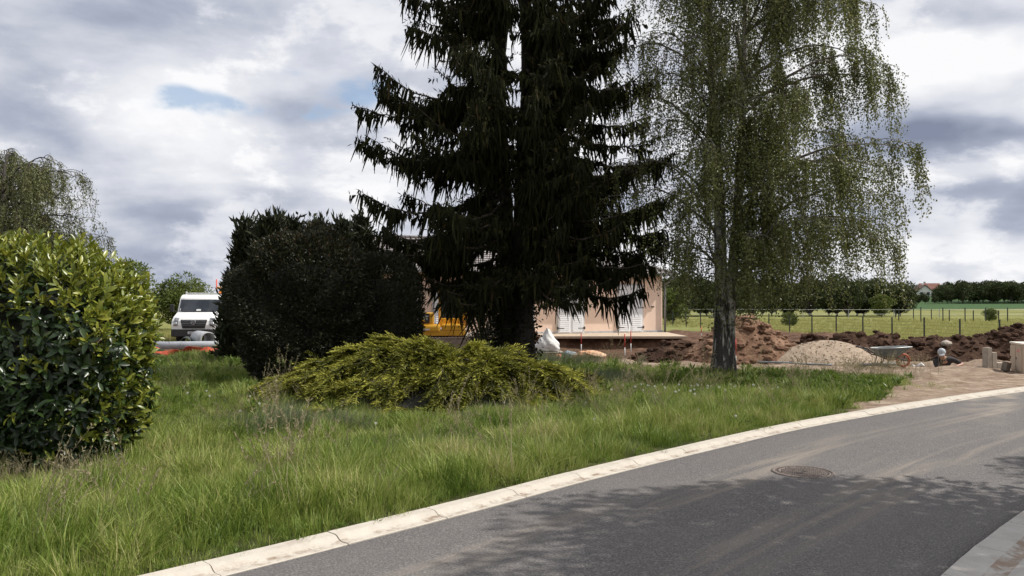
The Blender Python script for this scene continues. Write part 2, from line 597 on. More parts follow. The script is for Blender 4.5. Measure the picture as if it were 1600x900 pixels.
# ------------------------------------------------------------------ road
def road_material():
    m, k, p = principled('worn_asphalt')
    pos = k.n('ShaderNodeNewGeometry').outputs['Position']
    uv = k.n('ShaderNodeUVMap', uv_map='road').outputs[0]
    u, v, _ = k.sep(uv)
    fine = k.noise(pos, 130.0, 3, 0.7)
    vor = k.n('ShaderNodeTexVoronoi'); vor.inputs['Scale'].default_value = 62.0
    k.put(vor.inputs['Vector'], pos)
    base = k.ramp(k.m('ADD', k.m('MULTIPLY', fine, 0.7), k.m('MULTIPLY', vor.outputs['Distance'], 0.4)),
                  [(0.26, (0.036, 0.033, 0.034)), (0.50, (0.090, 0.083, 0.082)), (0.80, (0.22, 0.205, 0.197))])
    patch = k.noise(pos, 0.7, 5, 0.6)
    base = k.mix(k.m('MULTIPLY', k.smooth(patch, 0.35, 0.7), 0.35), base, (0.145, 0.135, 0.128))
    # dust dragged along by wheels
    st = k.noise(k.xyz(k.m('MULTIPLY', u, 2.6), k.m('MULTIPLY', v, 0.16), 0.0), 1.7, 6, 0.6, 0.6)
    wob = k.m('MULTIPLY', k.m('SUBTRACT', k.noise(k.xyz(0.0, k.m('MULTIPLY', v, 0.2), 3.0), 1.0, 2), 0.5), 0.9)
    def track(c, w):
        q = k.m('DIVIDE', k.m('SUBTRACT', k.m('ADD', u, wob), c), w)
        return k.m('EXPONENT', k.m('MULTIPLY', k.m('MULTIPLY', q, q), -1.0))
    tr = k.m('ADD', track(1.05, 0.22), track(2.35, 0.26))
    dust = k.m('MULTIPLY', tr, k.smooth(st, 0.40, 0.68))
    dust = k.m('ADD', k.m('MULTIPLY', dust, 0.55), k.m('MULTIPLY', k.smooth(st, 0.55, 0.8), 0.22))
    # sandy tyre marks where the site drive comes off the bare ground
    px, py, _ = k.sep(pos)
    near = k.m('MULTIPLY', k.smooth(px, 6.0, 10.0), 1.0)
    arc = k.m('ABSOLUTE', k.m('SINE', k.m('ADD', k.m('MULTIPLY', px, 1.5), k.m('MULTIPLY', py, -1.0))))
    arcs = k.m('MULTIPLY', k.smooth(arc, 0.55, 0.95), k.smooth(k.noise(pos, 1.6, 5, 0.6), 0.38, 0.62))
    dust = k.m('ADD', dust, k.m('MULTIPLY', k.m('MULTIPLY', arcs, near), 0.75), clamp=True)
    c = k.mix(dust, base, (0.30, 0.255, 0.205))
    k.put(p.inputs['Base Color'], c)
    p.inputs['Roughness'].default_value = 0.82
    p.inputs['Specular IOR Level'].default_value = 0.35
    b = k.n('ShaderNodeBump'); b.inputs['Strength'].default_value = 0.55; b.inputs['Distance'].default_value = 0.006
    k.put(b.inputs['Height'], k.m('ADD', fine, vor.outputs['Distance']))
    k.put(p.inputs['Normal'], b.outputs[0])
    return m


def sweep(i0, i1, prof, gap=0.0):
    """sweep a cross-section (offset, z) along the road line from sample i0 to i1"""
    P, N, T = KERB[i0:i1 + 1], KN[i0:i1 + 1], KT[i0:i1 + 1]
    P = P.copy()
    P[0] += T[0] * gap; P[-1] -= T[-1] * gap
    n, kx = len(P), len(prof)
    V = np.zeros((n, kx, 3))
    for q, (o, z) in enumerate(prof):
        V[:, q, :2] = P + N * o
        V[:, q, 2] = z
    i = np.arange(n - 1)[:, None] * kx
    j = np.arange(kx - 1)[None, :]
    F = np.stack([i + j, i + kx + j, i + kx + j + 1, i + j + 1], -1).reshape(-1, 4)
    return V.reshape(-1, 3), F, n, kx


mb = MB()
prof = [(KERB_W - 0.01, -0.10), (KERB_W - 0.01, -0.004)] + [(KERB_W + ROAD_W * t, 0.004 + 0.045 * math.sin(math.pi * t)) for t in np.linspace(0.004, 1, 22)] + [(KERB_W + ROAD_W + 0.01, -0.10)]
V, F, n_, k_ = sweep(0, len(KERB) - 1, prof)
mb.add(V, F, 0.5, True)
road = mb.build('road', road_material(), kind='structure')
uvl = road.data.uv_layers.new(name='road')
vi = np.zeros(len(road.data.loops), np.int32); road.data.loops.foreach_get('vertex_index', vi)
offs = np.array([o for o, z in prof]); uu = offs[vi % k_] - KERB_W; vv = (vi // k_) * 0.25
uvl.data.foreach_set('uv', np.stack([uu, vv], 1).astype(np.float32).ravel())


def concrete_mat(name, c1, c2, dirt, sand=0.46):
    m, k, p = principled(name)
    pos = k.n('ShaderNodeNewGeometry').outputs['Position']
    n = k.noise(pos, 5.0, 8, 0.7)
    c = k.mix(k.smooth(n, 0.3, 0.7), c1, c2)
    speck = k.noise(pos, 60.0, 4, 0.7)
    c = k.mix(k.m('MULTIPLY', k.smooth(speck, 0.56, 0.72), 0.35), c, dirt)
    stain = k.noise(k.vm('MULTIPLY', pos, (1, 1, 0.2)), 2.2, 8, 0.72)
    c = k.mix(k.m('MULTIPLY', k.smooth(stain, 0.54, 0.70), 0.40), c, dirt)
    A = k.n('ShaderNodeAttribute', attribute_name='tone').outputs['Fac']       # gutter line where sand collects
    g = k.m('MULTIPLY', k.smooth(A, 0.55, 0.95), k.smooth(k.noise(pos, 5.0, 7, 0.7), sand, sand + 0.2))
    c = k.mix(g, c, dirt)
    k.put(p.inputs['Base Color'], c)
    p.inputs['Roughness'].default_value = 0.9
    p.inputs['Specular IOR Level'].default_value = 0.25
    b = k.n('ShaderNodeBump'); b.inputs['Strength'].default_value = 0.5; b.inputs['Distance'].default_value = 0.006
    k.put(b.inputs['Height'], k.noise(pos, 45.0, 7, 0.7))
    k.put(p.inputs['Normal'], b.outputs[0])
    return m


M_KERB = concrete_mat('pale_kerb_concrete', (0.52, 0.475, 0.41), (0.44, 0.40, 0.345), (0.24, 0.175, 0.125))
M_KERB2 = concrete_mat('grey_gutter_concrete', (0.46, 0.44, 0.41), (0.38, 0.365, 0.34), (0.27, 0.205, 0.16), 0.39)
M_BED = pm('kerb_bedding', (0.16, 0.13, 0.10), (0.09, 0.07, 0.055), 14, 0.95)
PK = [(0.0, -0.12), (0.0, 0.036), (0.006, 0.043), (0.115, 0.043), (0.135, 0.038), (0.175, 0.012), (0.20, 0.005), (0.286, 0.009), (0.294, 0.004), (0.294, -0.12)]
PK2 = [(o + 0.13, z) for o, z in [(3.655, -0.12), (3.655, 0.002), (3.662, 0.010), (3.86, 0.006), (3.90, -0.008), (3.945, -0.010), (3.99, 0.004), (4.10, 0.030), (4.19, 0.042), (4.20, 0.035), (4.20, -0.12)]]


def kerb_line(name, prof, mat, gut):
    V, F, n, kx = sweep(0, len(KERB) - 1, [(prof[0][0] + 0.02, -0.13), (prof[0][0] + 0.02, -0.022), (prof[-1][0] - 0.02, -0.022), (prof[-1][0] - 0.02, -0.13)])
    base = MB().add(V, F).build(name, M_BED, kind='structure')
    shift = 1 if name == 'kerb' else 2
    for i in range(shift, len(KERB) - 4, 4):
        V, F, n, kx = sweep(i, i + 4, prof, 0.0045)
        if KERB[i][1] < -2 or KERB[i][0] > 26:
            continue
        # each stone sits a little differently
        dz = (vnoise(np.array([i * 0.37]), np.array([0.5]), 4)[0] - 0.5) * 0.008
        V = V.copy(); V[:, 2] += dz
        rough = (vnoise(V[:, 0] * 14, V[:, 1] * 14, 9) - 0.5) * 0.008
        N = np.repeat(KN[i:i + 5], kx, axis=0)
        edge = (np.tile(np.arange(kx), n) <= 2) | (np.tile(np.arange(kx), n) >= kx - 3)
        V[:, :2] += N * (rough * edge)[:, None]
        tone = np.tile([0.95 if q in gut else 0.3 for q in range(kx - 1)], n - 1)
        b = MB().add(V, F, tone, False)
        e0 = list(range(kx))[::-1]; e1 = [(n - 1) * kx + q for q in range(kx)]
        b.f.append(np.array([e0])); b.f.append(np.array([e1]))
        b.tone += [np.array([0.2])] * 2; b.sm += [np.array([False])] * 2
        b.build('kerb_stone', mat, base)
    return base


kerb_line('kerb', PK, M_KERB, (5, 6))
kerb_line('gutter', PK2, M_KERB2, (3, 4, 5, 9))

# ------------------------------------------------------------------ manhole
def manhole():
    x, y = gp(1253, 737, 0.045)
    root = empty('manhole_cover', (x, y, 0.046), R(25), 'round rusty iron manhole cover set in the dark asphalt road', 'manhole cover')
    iron = pm('rusty_cast_iron', (0.13, 0.105, 0.092), (0.20, 0.165, 0.145), 16, 0.7, 0.4, 0.25)
    root.scale = (0.92, 0.92, 1.0)
    MB().lathe([(0.345, -0.05), (0.345, 0.008), (0.335, 0.012), (0.312, 0.012), (0.308, 0.004), (0.308, -0.02)], 48).build('frame', iron, root)
    cv = MB().lathe([(0.300, -0.02), (0.300, 0.003), (0.296, 0.006), (0.255, 0.006), (0.25, 0.001), (0.0001, 0.001)], 48).build('cover', iron, root)
    st = MB()
    for i in range(-8, 9):
        for j in range(-8, 9):
            px, py = i * 0.029, j * 0.029
            if px * px + py * py < 0.235 ** 2 and not (abs(i) < 2 and abs(j) < 2):
                st.box((px, py, 0.0055), (0.019, 0.019, 0.009))
    for q in range(36):
        a = q * 2 * math.pi / 36
        st.box((0.277 * math.cos(a), 0.277 * math.sin(a), 0.008), (0.022, 0.016, 0.008), a)
    tag(st.build('tread_studs', iron, cv), kind='stuff')
    MB().box((0, 0, 0.004), (0.06, 0.03, 0.008), 0.3, bevel=0.003).build('lifting_slot', pm('slot_near_black', (0.03, 0.022, 0.018)), cv)  # solid near-black box marks the slot
manhole()

# ------------------------------------------------------------------ vegetation
def rnd_dirs(rng, n):
    v = rng.normal(size=(n, 3))
    return unit(v)


def bark_mat(name, c1, c2, scale=8, stretch=0.25, bump=0.8):
    m, k, p = principled(name)
    tc = k.n('ShaderNodeTexCoord').outputs['Object']
    n = k.noise(k.vm('MULTIPLY', tc, (1, 1, stretch)), scale, 8, 0.7)
    k.put(p.inputs['Base Color'], k.mix(k.smooth(n, 0.35, 0.65), c1, c2))
    p.inputs['Roughness'].default_value = 0.9
    b = k.n('ShaderNodeBump'); b.inputs['Strength'].default_value = bump; b.inputs['Distance'].default_value = 0.03
    k.put(b.inputs['Height'], n); k.put(p.inputs['Normal'], b.outputs[0])
    return m


M_SPRUCE_BARK = bark_mat('spruce_bark', (0.022, 0.018, 0.015), (0.045, 0.037, 0.031))
M_TWIG = pm('bare_twig', (0.10, 0.080, 0.062), (0.055, 0.043, 0.034), 20, 0.9)
M_SPRUCE = leaf_mat('spruce_needles', [(0.0, (0.010, 0.011, 0.005)), (0.55, (0.024, 0.027, 0.010)), (0.85, (0.045, 0.047, 0.015)), (1.0, (0.075, 0.055, 0.026))], 0.08, 0.75, 0.10)


def spruce():
    rng = np.random.default_rng(11)
    X0, Y0 = 0.1, 20.0
    z00 = gz(X0, Y0)
    root = empty('spruce_tree', (X0, Y0, z00 - 0.05), 0, 'tall dark drooping spruce with twin trunks behind the golden juniper', 'tree')
    tr = MB()
    stems = []
    for (bx, by, tx, ty, r0, H) in ((0.14, 0.0, 0.26, 0.1, 0.25, 17.5), (-0.18, 0.10, -0.34, 0.3, 0.18, 16.0)):
        zz = np.linspace(0, H, 26)
        t = zz / H
        P = np.stack([bx + (tx - bx) * np.minimum(1, t * 2.2) + 0.05 * np.sin(zz * 0.9 + bx * 9), by + (ty - by) * t, zz], 1)
        rad = r0 * (1 - t) ** 0.8 + 0.012
        rad[0] *= 1.7; rad[1] *= 1.12
        tr.tube(P, rad, 12)
        stems.append((P, zz))
    needles, limbs = MB(), MB()
    prim = []
    # the tiers one sees stepping out on either side: height, azimuth (deg from +X), length
    for z, a, L in ((9.9, 178, 2.7), (9.2, 165, 2.6), (8.9, 200, 2.5), (9.6, 5, 2.8), (8.9, -15, 2.7), (8.4, 20, 2.9), (7.45, 182, 3.75), (7.2, 168, 3.3), (7.0, 196, 3.2), (7.5, 0, 3.2),
                    (7.0, 14, 3.5), (6.7, -18, 3.3), (6.05, 180, 3.7), (5.9, 194, 3.4), (5.7, 166, 3.2), (6.2, 3, 3.6), (5.6, -12, 3.7), (5.5, 24, 3.3), (4.75, 176, 3.75), (4.6, 192, 3.5),
                    (4.8, -4, 3.8), (4.5, 12, 3.9), (4.3, -22, 3.6), (3.9, 182, 3.5), (3.7, 200, 3.3), (4.0, 2, 3.7), (3.6, -14, 3.75), (3.5, 18, 3.5), (3.1, 178, 3.0), (3.2, -8, 3.6), (3.0, 8, 3.2), (2.9, 184, 2.7), (2.75, 204, 2.4), (2.9, 255, 2.1), (2.7, 235, 2.0), (2.75, 280, 1.8), (2.8, -30, 2.4)):
        prim.append((z, R(a), L))
    for z in np.arange(2.6, 16.5, 0.077):
        a = rng.uniform(0, 2 * math.pi)
        if math.sin(a) > 0.2 and rng.random() < 0.45:
            a = -a
        if rng.random() < 0.25:
            a = R(rng.uniform(-130, -50))
        L = np.interp(z, [2.4, 3.2, 5, 7.5, 10, 13, 17], [2.5, 3.0, 3.3, 3.1, 2.6, 1.8, 0.4]) * rng.uniform(0.45, 1.08)
        prim.append((z, a, L))
    C, D, LL, KIND = [], [], [], []
    for z, a, L in prim:
        P_, zz_ = stems[0] if math.cos(a) > 0 else stems[1]
        base = np.array([np.interp(z, zz_, P_[:, 0]), np.interp(z, zz_, P_[:, 1]), z])
        low = float(np.clip((4.6 - z) / 2.0, 0, 1))
        n = 22
        t = np.linspace(0, 1, n)
        ca, sa = math.cos(a), math.sin(a)
        wig = np.cumsum(rng.normal(0, 0.02, n)) * L * 0.5
        slope = rng.normal(0, 0.10)
        dz = L * ((slope - 0.16 - 0.24 * low) * t - 0.10 * np.sin(t * math.pi) + (0.16 + 0.05 * low) * t ** 3) + np.cumsum(rng.normal(0, 0.012, n)) * 1.5
        pts = base + np.stack([ca * L * t - sa * wig, sa * L * t + ca * wig, dz], 1)
        limbs.tube(pts, np.interp(t, [0, 1], [0.05, 0.006]), 5, 0.3, False)
        tang = unit(np.gradient(pts, axis=0))
        fine = np.arange(0.04, 1.0, 0.042 / L)
        pc = np.stack([np.interp(fine, t, pts[:, q]) for q in range(3)], 1)
        tg = np.stack([np.interp(fine, t, tang[:, q]) for q in range(3)], 1)
        hang = np.interp(fine, [0, .3, .75, 1], [.35, .65, .48, .14])
        C.append(pc); D.append(tg); LL.append(hang); KIND.append(np.zeros(len(pc)))
        for tt in np.arange(0.06, 0.98, 0.135 / L):
            for sgn in (-1, 1):
                o = np.array([np.interp(tt, t, pts[:, q]) for q in range(3)])
                th = a + sgn * R(rng.uniform(35, 70))
                if rng.random() < 0.22:
                    continue
                l2 = (0.26 + 0.80 * (1 - tt) ** 0.8) * rng.uniform(0.3, 1.25) * min(1, L / 2.5)
                s = np.linspace(0, 1, 6)
                q = o + np.stack([math.cos(th) * l2 * s, math.sin(th) * l2 * s, l2 * (-0.30 * s + 0.12 * s * s)], 1)
                m = max(2, int(l2 / 0.055))
                u = np.linspace(0.08, 1, m)
                pc = np.stack([np.interp(u, s, q[:, w]) for w in range(3)], 1)
                C.append(pc)
                D.append(np.tile([math.cos(th), math.sin(th), -0.1], (m, 1)))
                LL.append(np.interp(u, [0, .4, 1], [.38, .34, .12])); KIND.append(np.ones(m))
    C = np.concatenate(C); D = unit(np.concatenate(D)); LL = np.concatenate(LL)
    n = len(C)
    # hanging twigs
    clump = fbm(C[:, 0] * 2.6 + C[:, 2] * 3.1, C[:, 1] * 2.6 - C[:, 2] * 2.3, 77)
    LL = LL * (0.40 + 1.45 * sstep(clump, 0.36, 0.68))
    keep = rng.random(n) < 0.34 + 0.62 * sstep(clump, 0.38, 0.58)
    c, d, l = C[keep], D[keep], LL[keep] * rng.uniform(0.35, 1.25, keep.sum())
    sway = rng.normal(0, 0.22, (len(c), 3)); sway[:, 2] = 0
    dn = unit(np.array([0, 0, -1.0]) + sway + d * 0.15)
    mid = c + dn * (l * 0.5)[:, None] + d * 0.02
    end = mid + unit(dn + rng.normal(0, 0.12, (len(c), 3))) * (l * 0.5)[:, None]
    P = np.stack([c, mid, end], 1)
    w = rng.uniform(0.013, 0.028, len(c))
    W = np.stack([w, w * 1.05, w * 0.25], 1)
    tone = np.clip(rng.normal(0.42, 0.22, len(c)), 0, 1)
    s1 = unit(np.cross(dn, rnd_dirs(rng, len(c))))
    needles.ribbons(P, W, s1, tone)
    needles.ribbons(P, W, np.cross(s1, dn), tone)
    # needle shoots that make the top of each branch bristle
    m = rng.random(n) < 0.9
    c, d = C[m], D[m]
    q = unit(d * rng.uniform(0.2, 1.0, (len(c), 1)) + rng.normal(0, 0.45, (len(c), 3)) + np.array([0, 0, 0.28]))
    needles.leaves(c, q, rnd_dirs(rng, len(c)), rng.uniform(0.07, 0.17, len(c)), rng.uniform(0.020, 0.034, len(c)), np.clip(rng.normal(0.6, 0.22, len(c)), 0, 0.95), 0.2, 0.5)
    iv = MB()
    m = 5200
    zz = rng.uniform(0.0, 3.2, m); a = rng.uniform(0, 6.28, m); rr_ = 0.24 + np.abs(rng.normal(0, 0.10, m))
    iv.leaves(np.stack([0.05 + rr_ * 1.3 * np.cos(a) - 0.06, 0.05 + rr_ * np.sin(a), zz], 1), unit(np.stack([np.cos(a), np.sin(a), -0.6 + 0 * a], 1) + rng.normal(0, .4, (m, 3))), rnd_dirs(rng, m), 0.08, 0.06, np.clip(rng.normal(.4, .2, m), 0, .9))
    iv.build('ivy', M_SPRUCE, root, kind='stuff')
    tr.build('trunk', M_SPRUCE_BARK, root)
    limbs.build('branches', M_TWIG, root, kind='stuff')
    needles.build('crown', M_SPRUCE, root)
spruce()


M_BIRCH_LEAF = leaf_mat('birch_leaves', [(0.0, (0.060, 0.074, 0.018)), (0.5, (0.125, 0.142, 0.038)), (0.85, (0.20, 0.215, 0.065)), (1.0, (0.29, 0.29, 0.12))], 0.28, 0.45, 0.45)
M_WILLOW_LEAF = leaf_mat('willow_leaves', [(0.0, (0.060, 0.074, 0.022)), (0.5, (0.135, 0.150, 0.050)), (1.0, (0.23, 0.235, 0.095))], 0.28, 0.5, 0.4)


def birch_bark():
    m, k, p = principled('birch_bark')
    tc = k.n('ShaderNodeTexCoord').outputs['Object']
    x, y, z = k.sep(tc)
    bands = k.noise(k.vm('MULTIPLY', tc, (1.2, 1.2, 9.0)), 2.4, 6, 0.7)
    crack = k.noise(k.vm('MULTIPLY', tc, (7.0, 7.0, 1.3)), 1.5, 8, 0.75, 0.6)
    # old bark splits into dark ridges low on the trunk, smooth and pale above
    rough = k.m('SUBTRACT', 1.0, k.smooth(z, 0.4, 3.4))
    dark = k.m('ADD', k.m('MULTIPLY', k.smooth(bands, 0.58, 0.66), 0.8), k.smooth(k.m('ADD', crack, k.m('MULTIPLY', rough, 0.13)), 0.55, 0.62), clamp=True)
    c = k.mix(dark, k.mix(k.smooth(crack, 0.3, 0.6), (0.52, 0.50, 0.46), (0.34, 0.325, 0.30)), k.mix(bands, (0.020, 0.018, 0.016), (0.055, 0.048, 0.042)))
    k.put(p.inputs['Base Color'], c)
    p.inputs['Roughness'].default_value = 0.8
    b = k.n('ShaderNodeBump'); b.inputs['Strength'].default_value = 1.0; b.inputs['Distance'].default_value = 0.05
    k.put(b.inputs['Height'], k.m('SUBTRACT', 1.0, dark)); k.put(p.inputs['Normal'], b.outputs[0])
    return m


def weeping(root, rng, stems, limbs, leaf, bark, twigm, string_len, leaf_l, leaf_w, step, zmin, per_sec=6, secs=8, tone_mu=0.5, up=0.55, limb_bark=None, left_clear=0.0, left_fill=1.0):
    limb_bark = limb_bark or bark
    """a tree whose limbs arch out and let long leafy strings hang"""
    wood, tw, lv = MB(), MB(), MB()
    trunk = MB()
    for P, rad in stems:
        trunk.tube(P, rad, 14)
    S0, SD, SL = [], [], []
    for (si, z, a, L, rise) in limbs:
        P, rad = stems[si]
        base = np.array([np.interp(z, P[:, 2], P[:, q]) for q in range(3)])
        n = 18
        t = np.linspace(0, 1, n)
        ca, sa = math.cos(a), math.sin(a)
        wig = np.cumsum(rng.normal(0, 0.035, n)) * L * 0.25
        pts = base + np.stack([ca * L * t - sa * wig, sa * L * t + ca * wig, rise * np.sin(t * math.pi * 0.72) * 1.1 + np.cumsum(rng.normal(0, 0.015, n))], 1)
        r0 = 0.012 + 0.011 * L
        wood.tube(pts, np.interp(t, [0, 1], [r0, 0.006]), 6, 0.5, False)
        leafy = rng.uniform(0.55, 1.4)
        for tt in np.linspace(0.07, 1.0, secs):
            o = np.array([np.interp(tt, t, pts[:, q]) for q in range(3)])
            th = a + rng.normal(0, 0.75)
            l2 = rng.uniform(0.4, 1.25) * (1.15 - 0.5 * tt)
            s = np.linspace(0, 1, 6)
            q = o + np.stack([math.cos(th) * l2 * s, math.sin(th) * l2 * s, l2 * (up * s - 0.75 * s * s)], 1)
            wood.tube(q, np.linspace(0.010, 0.004, 6), 4, 0.5, False)
            for _ in range(int(leafy * per_sec * (1.0 if ca > -0.1 else left_fill))):
                u = rng.uniform(0.15, 1)
                S0.append([np.interp(u, s, q[:, w]) for w in range(3)]); SD.append([math.cos(th), math.sin(th), 0]); SL.append(rng.uniform(*string_len))
    S0 = np.array(S0); SD = np.array(SD); SL = np.array(SL)
    zmin = zmin + left_clear * sstep(-S0[:, 0], 0.8, 1.6)
    SL = np.minimum(SL, np.maximum(0.2, S0[:, 2] - zmin - rng.uniform(0, 0.5, len(SL))))
    n, kk = len(S0), 7
    t = np.linspace(0, 1, kk)
    lean = rng.normal(0, 0.10, (n, 3)); lean[:, 2] = 0
    P = S0[:, None, :] + SD[:, None, :] * (0.18 * np.sqrt(t))[None, :, None] + lean[:, None, :] * (t * t)[None, :, None] * SL[:, None, None]
    P[:, :, 2] -= SL[:, None] * (t ** 1.15)[None, :]
    side = unit(np.cross(np.array([0, 0, 1.0]), rnd_dirs(rng, n)))
    tw.ribbons(P, np.tile(np.linspace(0.0045, 0.002, kk), (n, 1)), side, np.full(n, 0.5))
    cnt = np.maximum(3, (SL / step).astype(int))
    ix = np.repeat(np.arange(n), cnt)
    m = len(ix)
    u = rng.uniform(0.02, 1.0, m) * (kk - 1)
    j = np.minimum(u.astype(int), kk - 2); f = (u - j)[:, None]
    cc = P[ix, j] * (1 - f) + P[ix, j + 1] * f + rng.normal(0, 0.045, (m, 3))
    d = unit(rng.normal(0, 0.55, (m, 3)) + np.array([0, 0, -0.75]))
    shade_ = rng.normal(0, 0.10, n)[ix]
    lv.leaves(cc, d, rnd_dirs(rng, m), leaf_l * rng.uniform(0.6, 1.25, m), leaf_w * rng.uniform(0.65, 1.2, m), np.clip(rng.normal(tone_mu, 0.22, m) + shade_, 0, 1), 0.12)
    trunk.build('trunk', bark, root)
    wood.build('branches', limb_bark, root, kind='stuff')
    tw.build('twigs', twigm, root, kind='stuff')
    lv.build('crown', leaf, root)


def birch():
    rng = np.random.default_rng(5)
    x, y = gp(1131, 594)
    root = empty('birch_tree', (x, y, gz(x, y) - 0.06), 0, 'weeping birch with white and black trunk standing on the grass', 'tree')
    z = np.linspace(0, 12.2, 34)
    t = z / 12.2
    P1 = np.stack([-0.10 + 0.10 * np.sin(z * 0.5) - 0.02 * z * (z < 3) - 0.06 * (z >= 3), 0.02 * z, z], 1)
    r1 = 0.165 * (1 - t) ** 0.8 + 0.012; r1[:4] *= [1.75, 1.35, 1.12, 1.04]
    P2 = np.stack([0.11 + 0.055 * z * np.clip(z / 4, 0, 1) - 0.012 * z * np.clip((z - 5) / 5, 0, 1), 0.06 - 0.015 * z, z * 0.97], 1)
    r2 = 0.135 * (1 - t) ** 0.8 + 0.012; r2[:4] *= [1.75, 1.35, 1.12, 1.04]
    stems = [(P1, r1), (P2, r2)]
    limbs = []
    for zz, a, L, rise in ((2.3, -8, 3.5, 1.0), (2.9, 12, 3.7, 0.9), (3.4, -20, 3.2, 0.9), (4.3, 2, 3.6, 1.0), (5.0, 16, 3.2, 1.0), (6.3, -5, 3.2, 1.2), (7.0, 12, 3.0, 1.0), (8.2, 0, 2.6, 0.9),
                           (3.4, 186, 2.2, 0.9), (4.2, 170, 2.3, 1.0), (5.6, 186, 2.3, 1.0), (7.0, 175, 2.2, 1.0), (8.6, 190, 1.9, 0.9)):
        limbs.append((1 if abs(a) < 90 else 0, zz, R(a), L, rise))
    for q in range(34):
        zz = 2.2 + q * 0.275
        a = rng.uniform(0, 2 * math.pi)
        L = np.interp(zz, [2, 5, 8, 11.5], [2.6, 2.7, 2.2, 0.9]) * rng.uniform(0.7, 1.1) * (1 + 0.26 * math.cos(a))
        limbs.append((int(math.cos(a) > 0), zz, a, L, rng.uniform(0.5, 2.0)))
    for q in range(20):
        zz = 2.6 + q * 0.42
        limbs.append((q % 2, zz, R(rng.uniform(-150, -30)), rng.uniform(0.8, 2.0), rng.uniform(0.3, 1.0)))
    weeping(root, rng, stems, limbs, M_BIRCH_LEAF, birch_bark(), M_TWIG, (0.4, 1.7), 0.055, 0.042, 0.0215, 1.35, 10, 12, left_clear=1.1, left_fill=0.36, limb_bark=bark_mat('birch_limb_bark', (0.10, 0.085, 0.07), (0.22, 0.20, 0.18), 14))
    # shoots on the trunk
    b = MB()
    n = 700
    zz = rng.uniform(1.2, 2.6, n); a = rng.uniform(0, 2 * math.pi, n); r = 0.2 + np.abs(rng.normal(0, 0.16, n))
    c = np.stack([r * np.cos(a) + 0.03, r * np.sin(a), zz], 1)
    b.leaves(c, unit(rng.normal(0, 0.6, (n, 3)) + np.array([0, 0, -0.5])), rnd_dirs(rng, n), 0.05, 0.04, np.clip(rng.normal(0.45, 0.2, n), 0, 1))
    b.build('trunk_shoots', M_BIRCH_LEAF, root, kind='stuff')
birch()


def willow():
    rng = np.random.default_rng(8)
    X, Y = -14.1, 22.0
    root = empty('willow_tree', (X, Y, gz(X, Y) - 0.05), 0, 'fine leaved weeping willow rising behind the laurel hedge', 'tree')
    z = np.linspace(0, 5.6, 12)
    stems = [(np.stack([0.1 * np.sin(z), 0.05 * z, z], 1), 0.26 * (1 - z / 5.6) ** 0.7 + 0.02)]
    limbs = [(0, 3.4, R(5), 2.5, 0.35), (0, 4.6, R(-8), 2.2, 0.8), (0, 4.9, R(25), 1.5, 1.0)]
    for q in range(48):
        zz = rng.uniform(2.2, 5.5); a = rng.uniform(0, 2 * math.pi)
        limbs.append((0, zz, a, rng.uniform(0.8, 2.3), rng.uniform(0.3, 1.0)))
    weeping(root, rng, stems, limbs, M_WILLOW_LEAF, M_SPRUCE_BARK, M_TWIG, (0.3, 1.2), 0.10, 0.024, 0.026, 1.6, 7, 9)
willow()


# ---- clipped shrubs: leaves set over a rounded block
def blocky(u, v, sx, sy, sz, p=3.2):
    """superellipsoid direction -> surface point and normal (centre at mid height)"""
    d = np.stack([np.cos(u) * np.cos(v), np.sin(u) * np.cos(v), np.sin(v)], -1)
    r = (np.abs(d[..., 0]) ** p + np.abs(d[..., 1]) ** p + np.abs(d[..., 2]) ** p) ** (-1 / p)
    q = d * r[..., None]
    nrm = np.sign(q) * np.abs(q) ** (p - 1) / np.array([sx, sy, sz])
    return q * np.array([sx, sy, sz]), unit(nrm)


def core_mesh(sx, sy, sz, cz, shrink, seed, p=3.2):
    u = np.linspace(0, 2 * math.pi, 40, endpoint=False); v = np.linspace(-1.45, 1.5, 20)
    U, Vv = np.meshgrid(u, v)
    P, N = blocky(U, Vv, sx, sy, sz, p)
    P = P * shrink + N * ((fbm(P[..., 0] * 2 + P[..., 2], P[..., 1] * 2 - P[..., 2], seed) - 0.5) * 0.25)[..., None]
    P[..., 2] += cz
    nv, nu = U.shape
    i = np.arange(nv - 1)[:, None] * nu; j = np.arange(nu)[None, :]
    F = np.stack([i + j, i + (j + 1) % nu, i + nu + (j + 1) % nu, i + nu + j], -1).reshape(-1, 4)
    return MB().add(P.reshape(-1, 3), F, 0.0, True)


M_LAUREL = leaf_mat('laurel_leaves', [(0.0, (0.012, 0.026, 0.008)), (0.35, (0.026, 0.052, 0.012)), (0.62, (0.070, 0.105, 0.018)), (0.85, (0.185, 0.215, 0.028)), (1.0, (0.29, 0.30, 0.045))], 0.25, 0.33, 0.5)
M_CORE = pm('painted_inner_shade', (0.020, 0.017, 0.012), (0.012, 0.014, 0.008), 9, 0.95)  # near-black filler: the shade inside dense foliage, put into the colour


def laurel_leaf(L, W, bend, tone):
    """one laurel leaf along +X: folded along its midrib, tip bent down"""
    xs = np.array([0, 0.12, 0.38, 0.68, 0.90, 1.0]) * L
    ws = np.array([0.05, 0.42, 0.95, 0.88, 0.42, 0.02]) * W * 0.5
    zc = -bend * (xs / L) ** 2 * L
    V = []
    for x_, w_, z_ in zip(xs, ws, zc):
        V += [(x_, -w_, z_ + w_ * 0.35), (x_, 0, z_), (x_, w_, z_ + w_ * 0.35)]
    F = []
    for i in range(5):
        F += [(3 * i, 3 * i + 3, 3 * i + 4, 3 * i + 1), (3 * i + 1, 3 * i + 4, 3 * i + 5, 3 * i + 2)]
    return np.array(V), np.array(F)


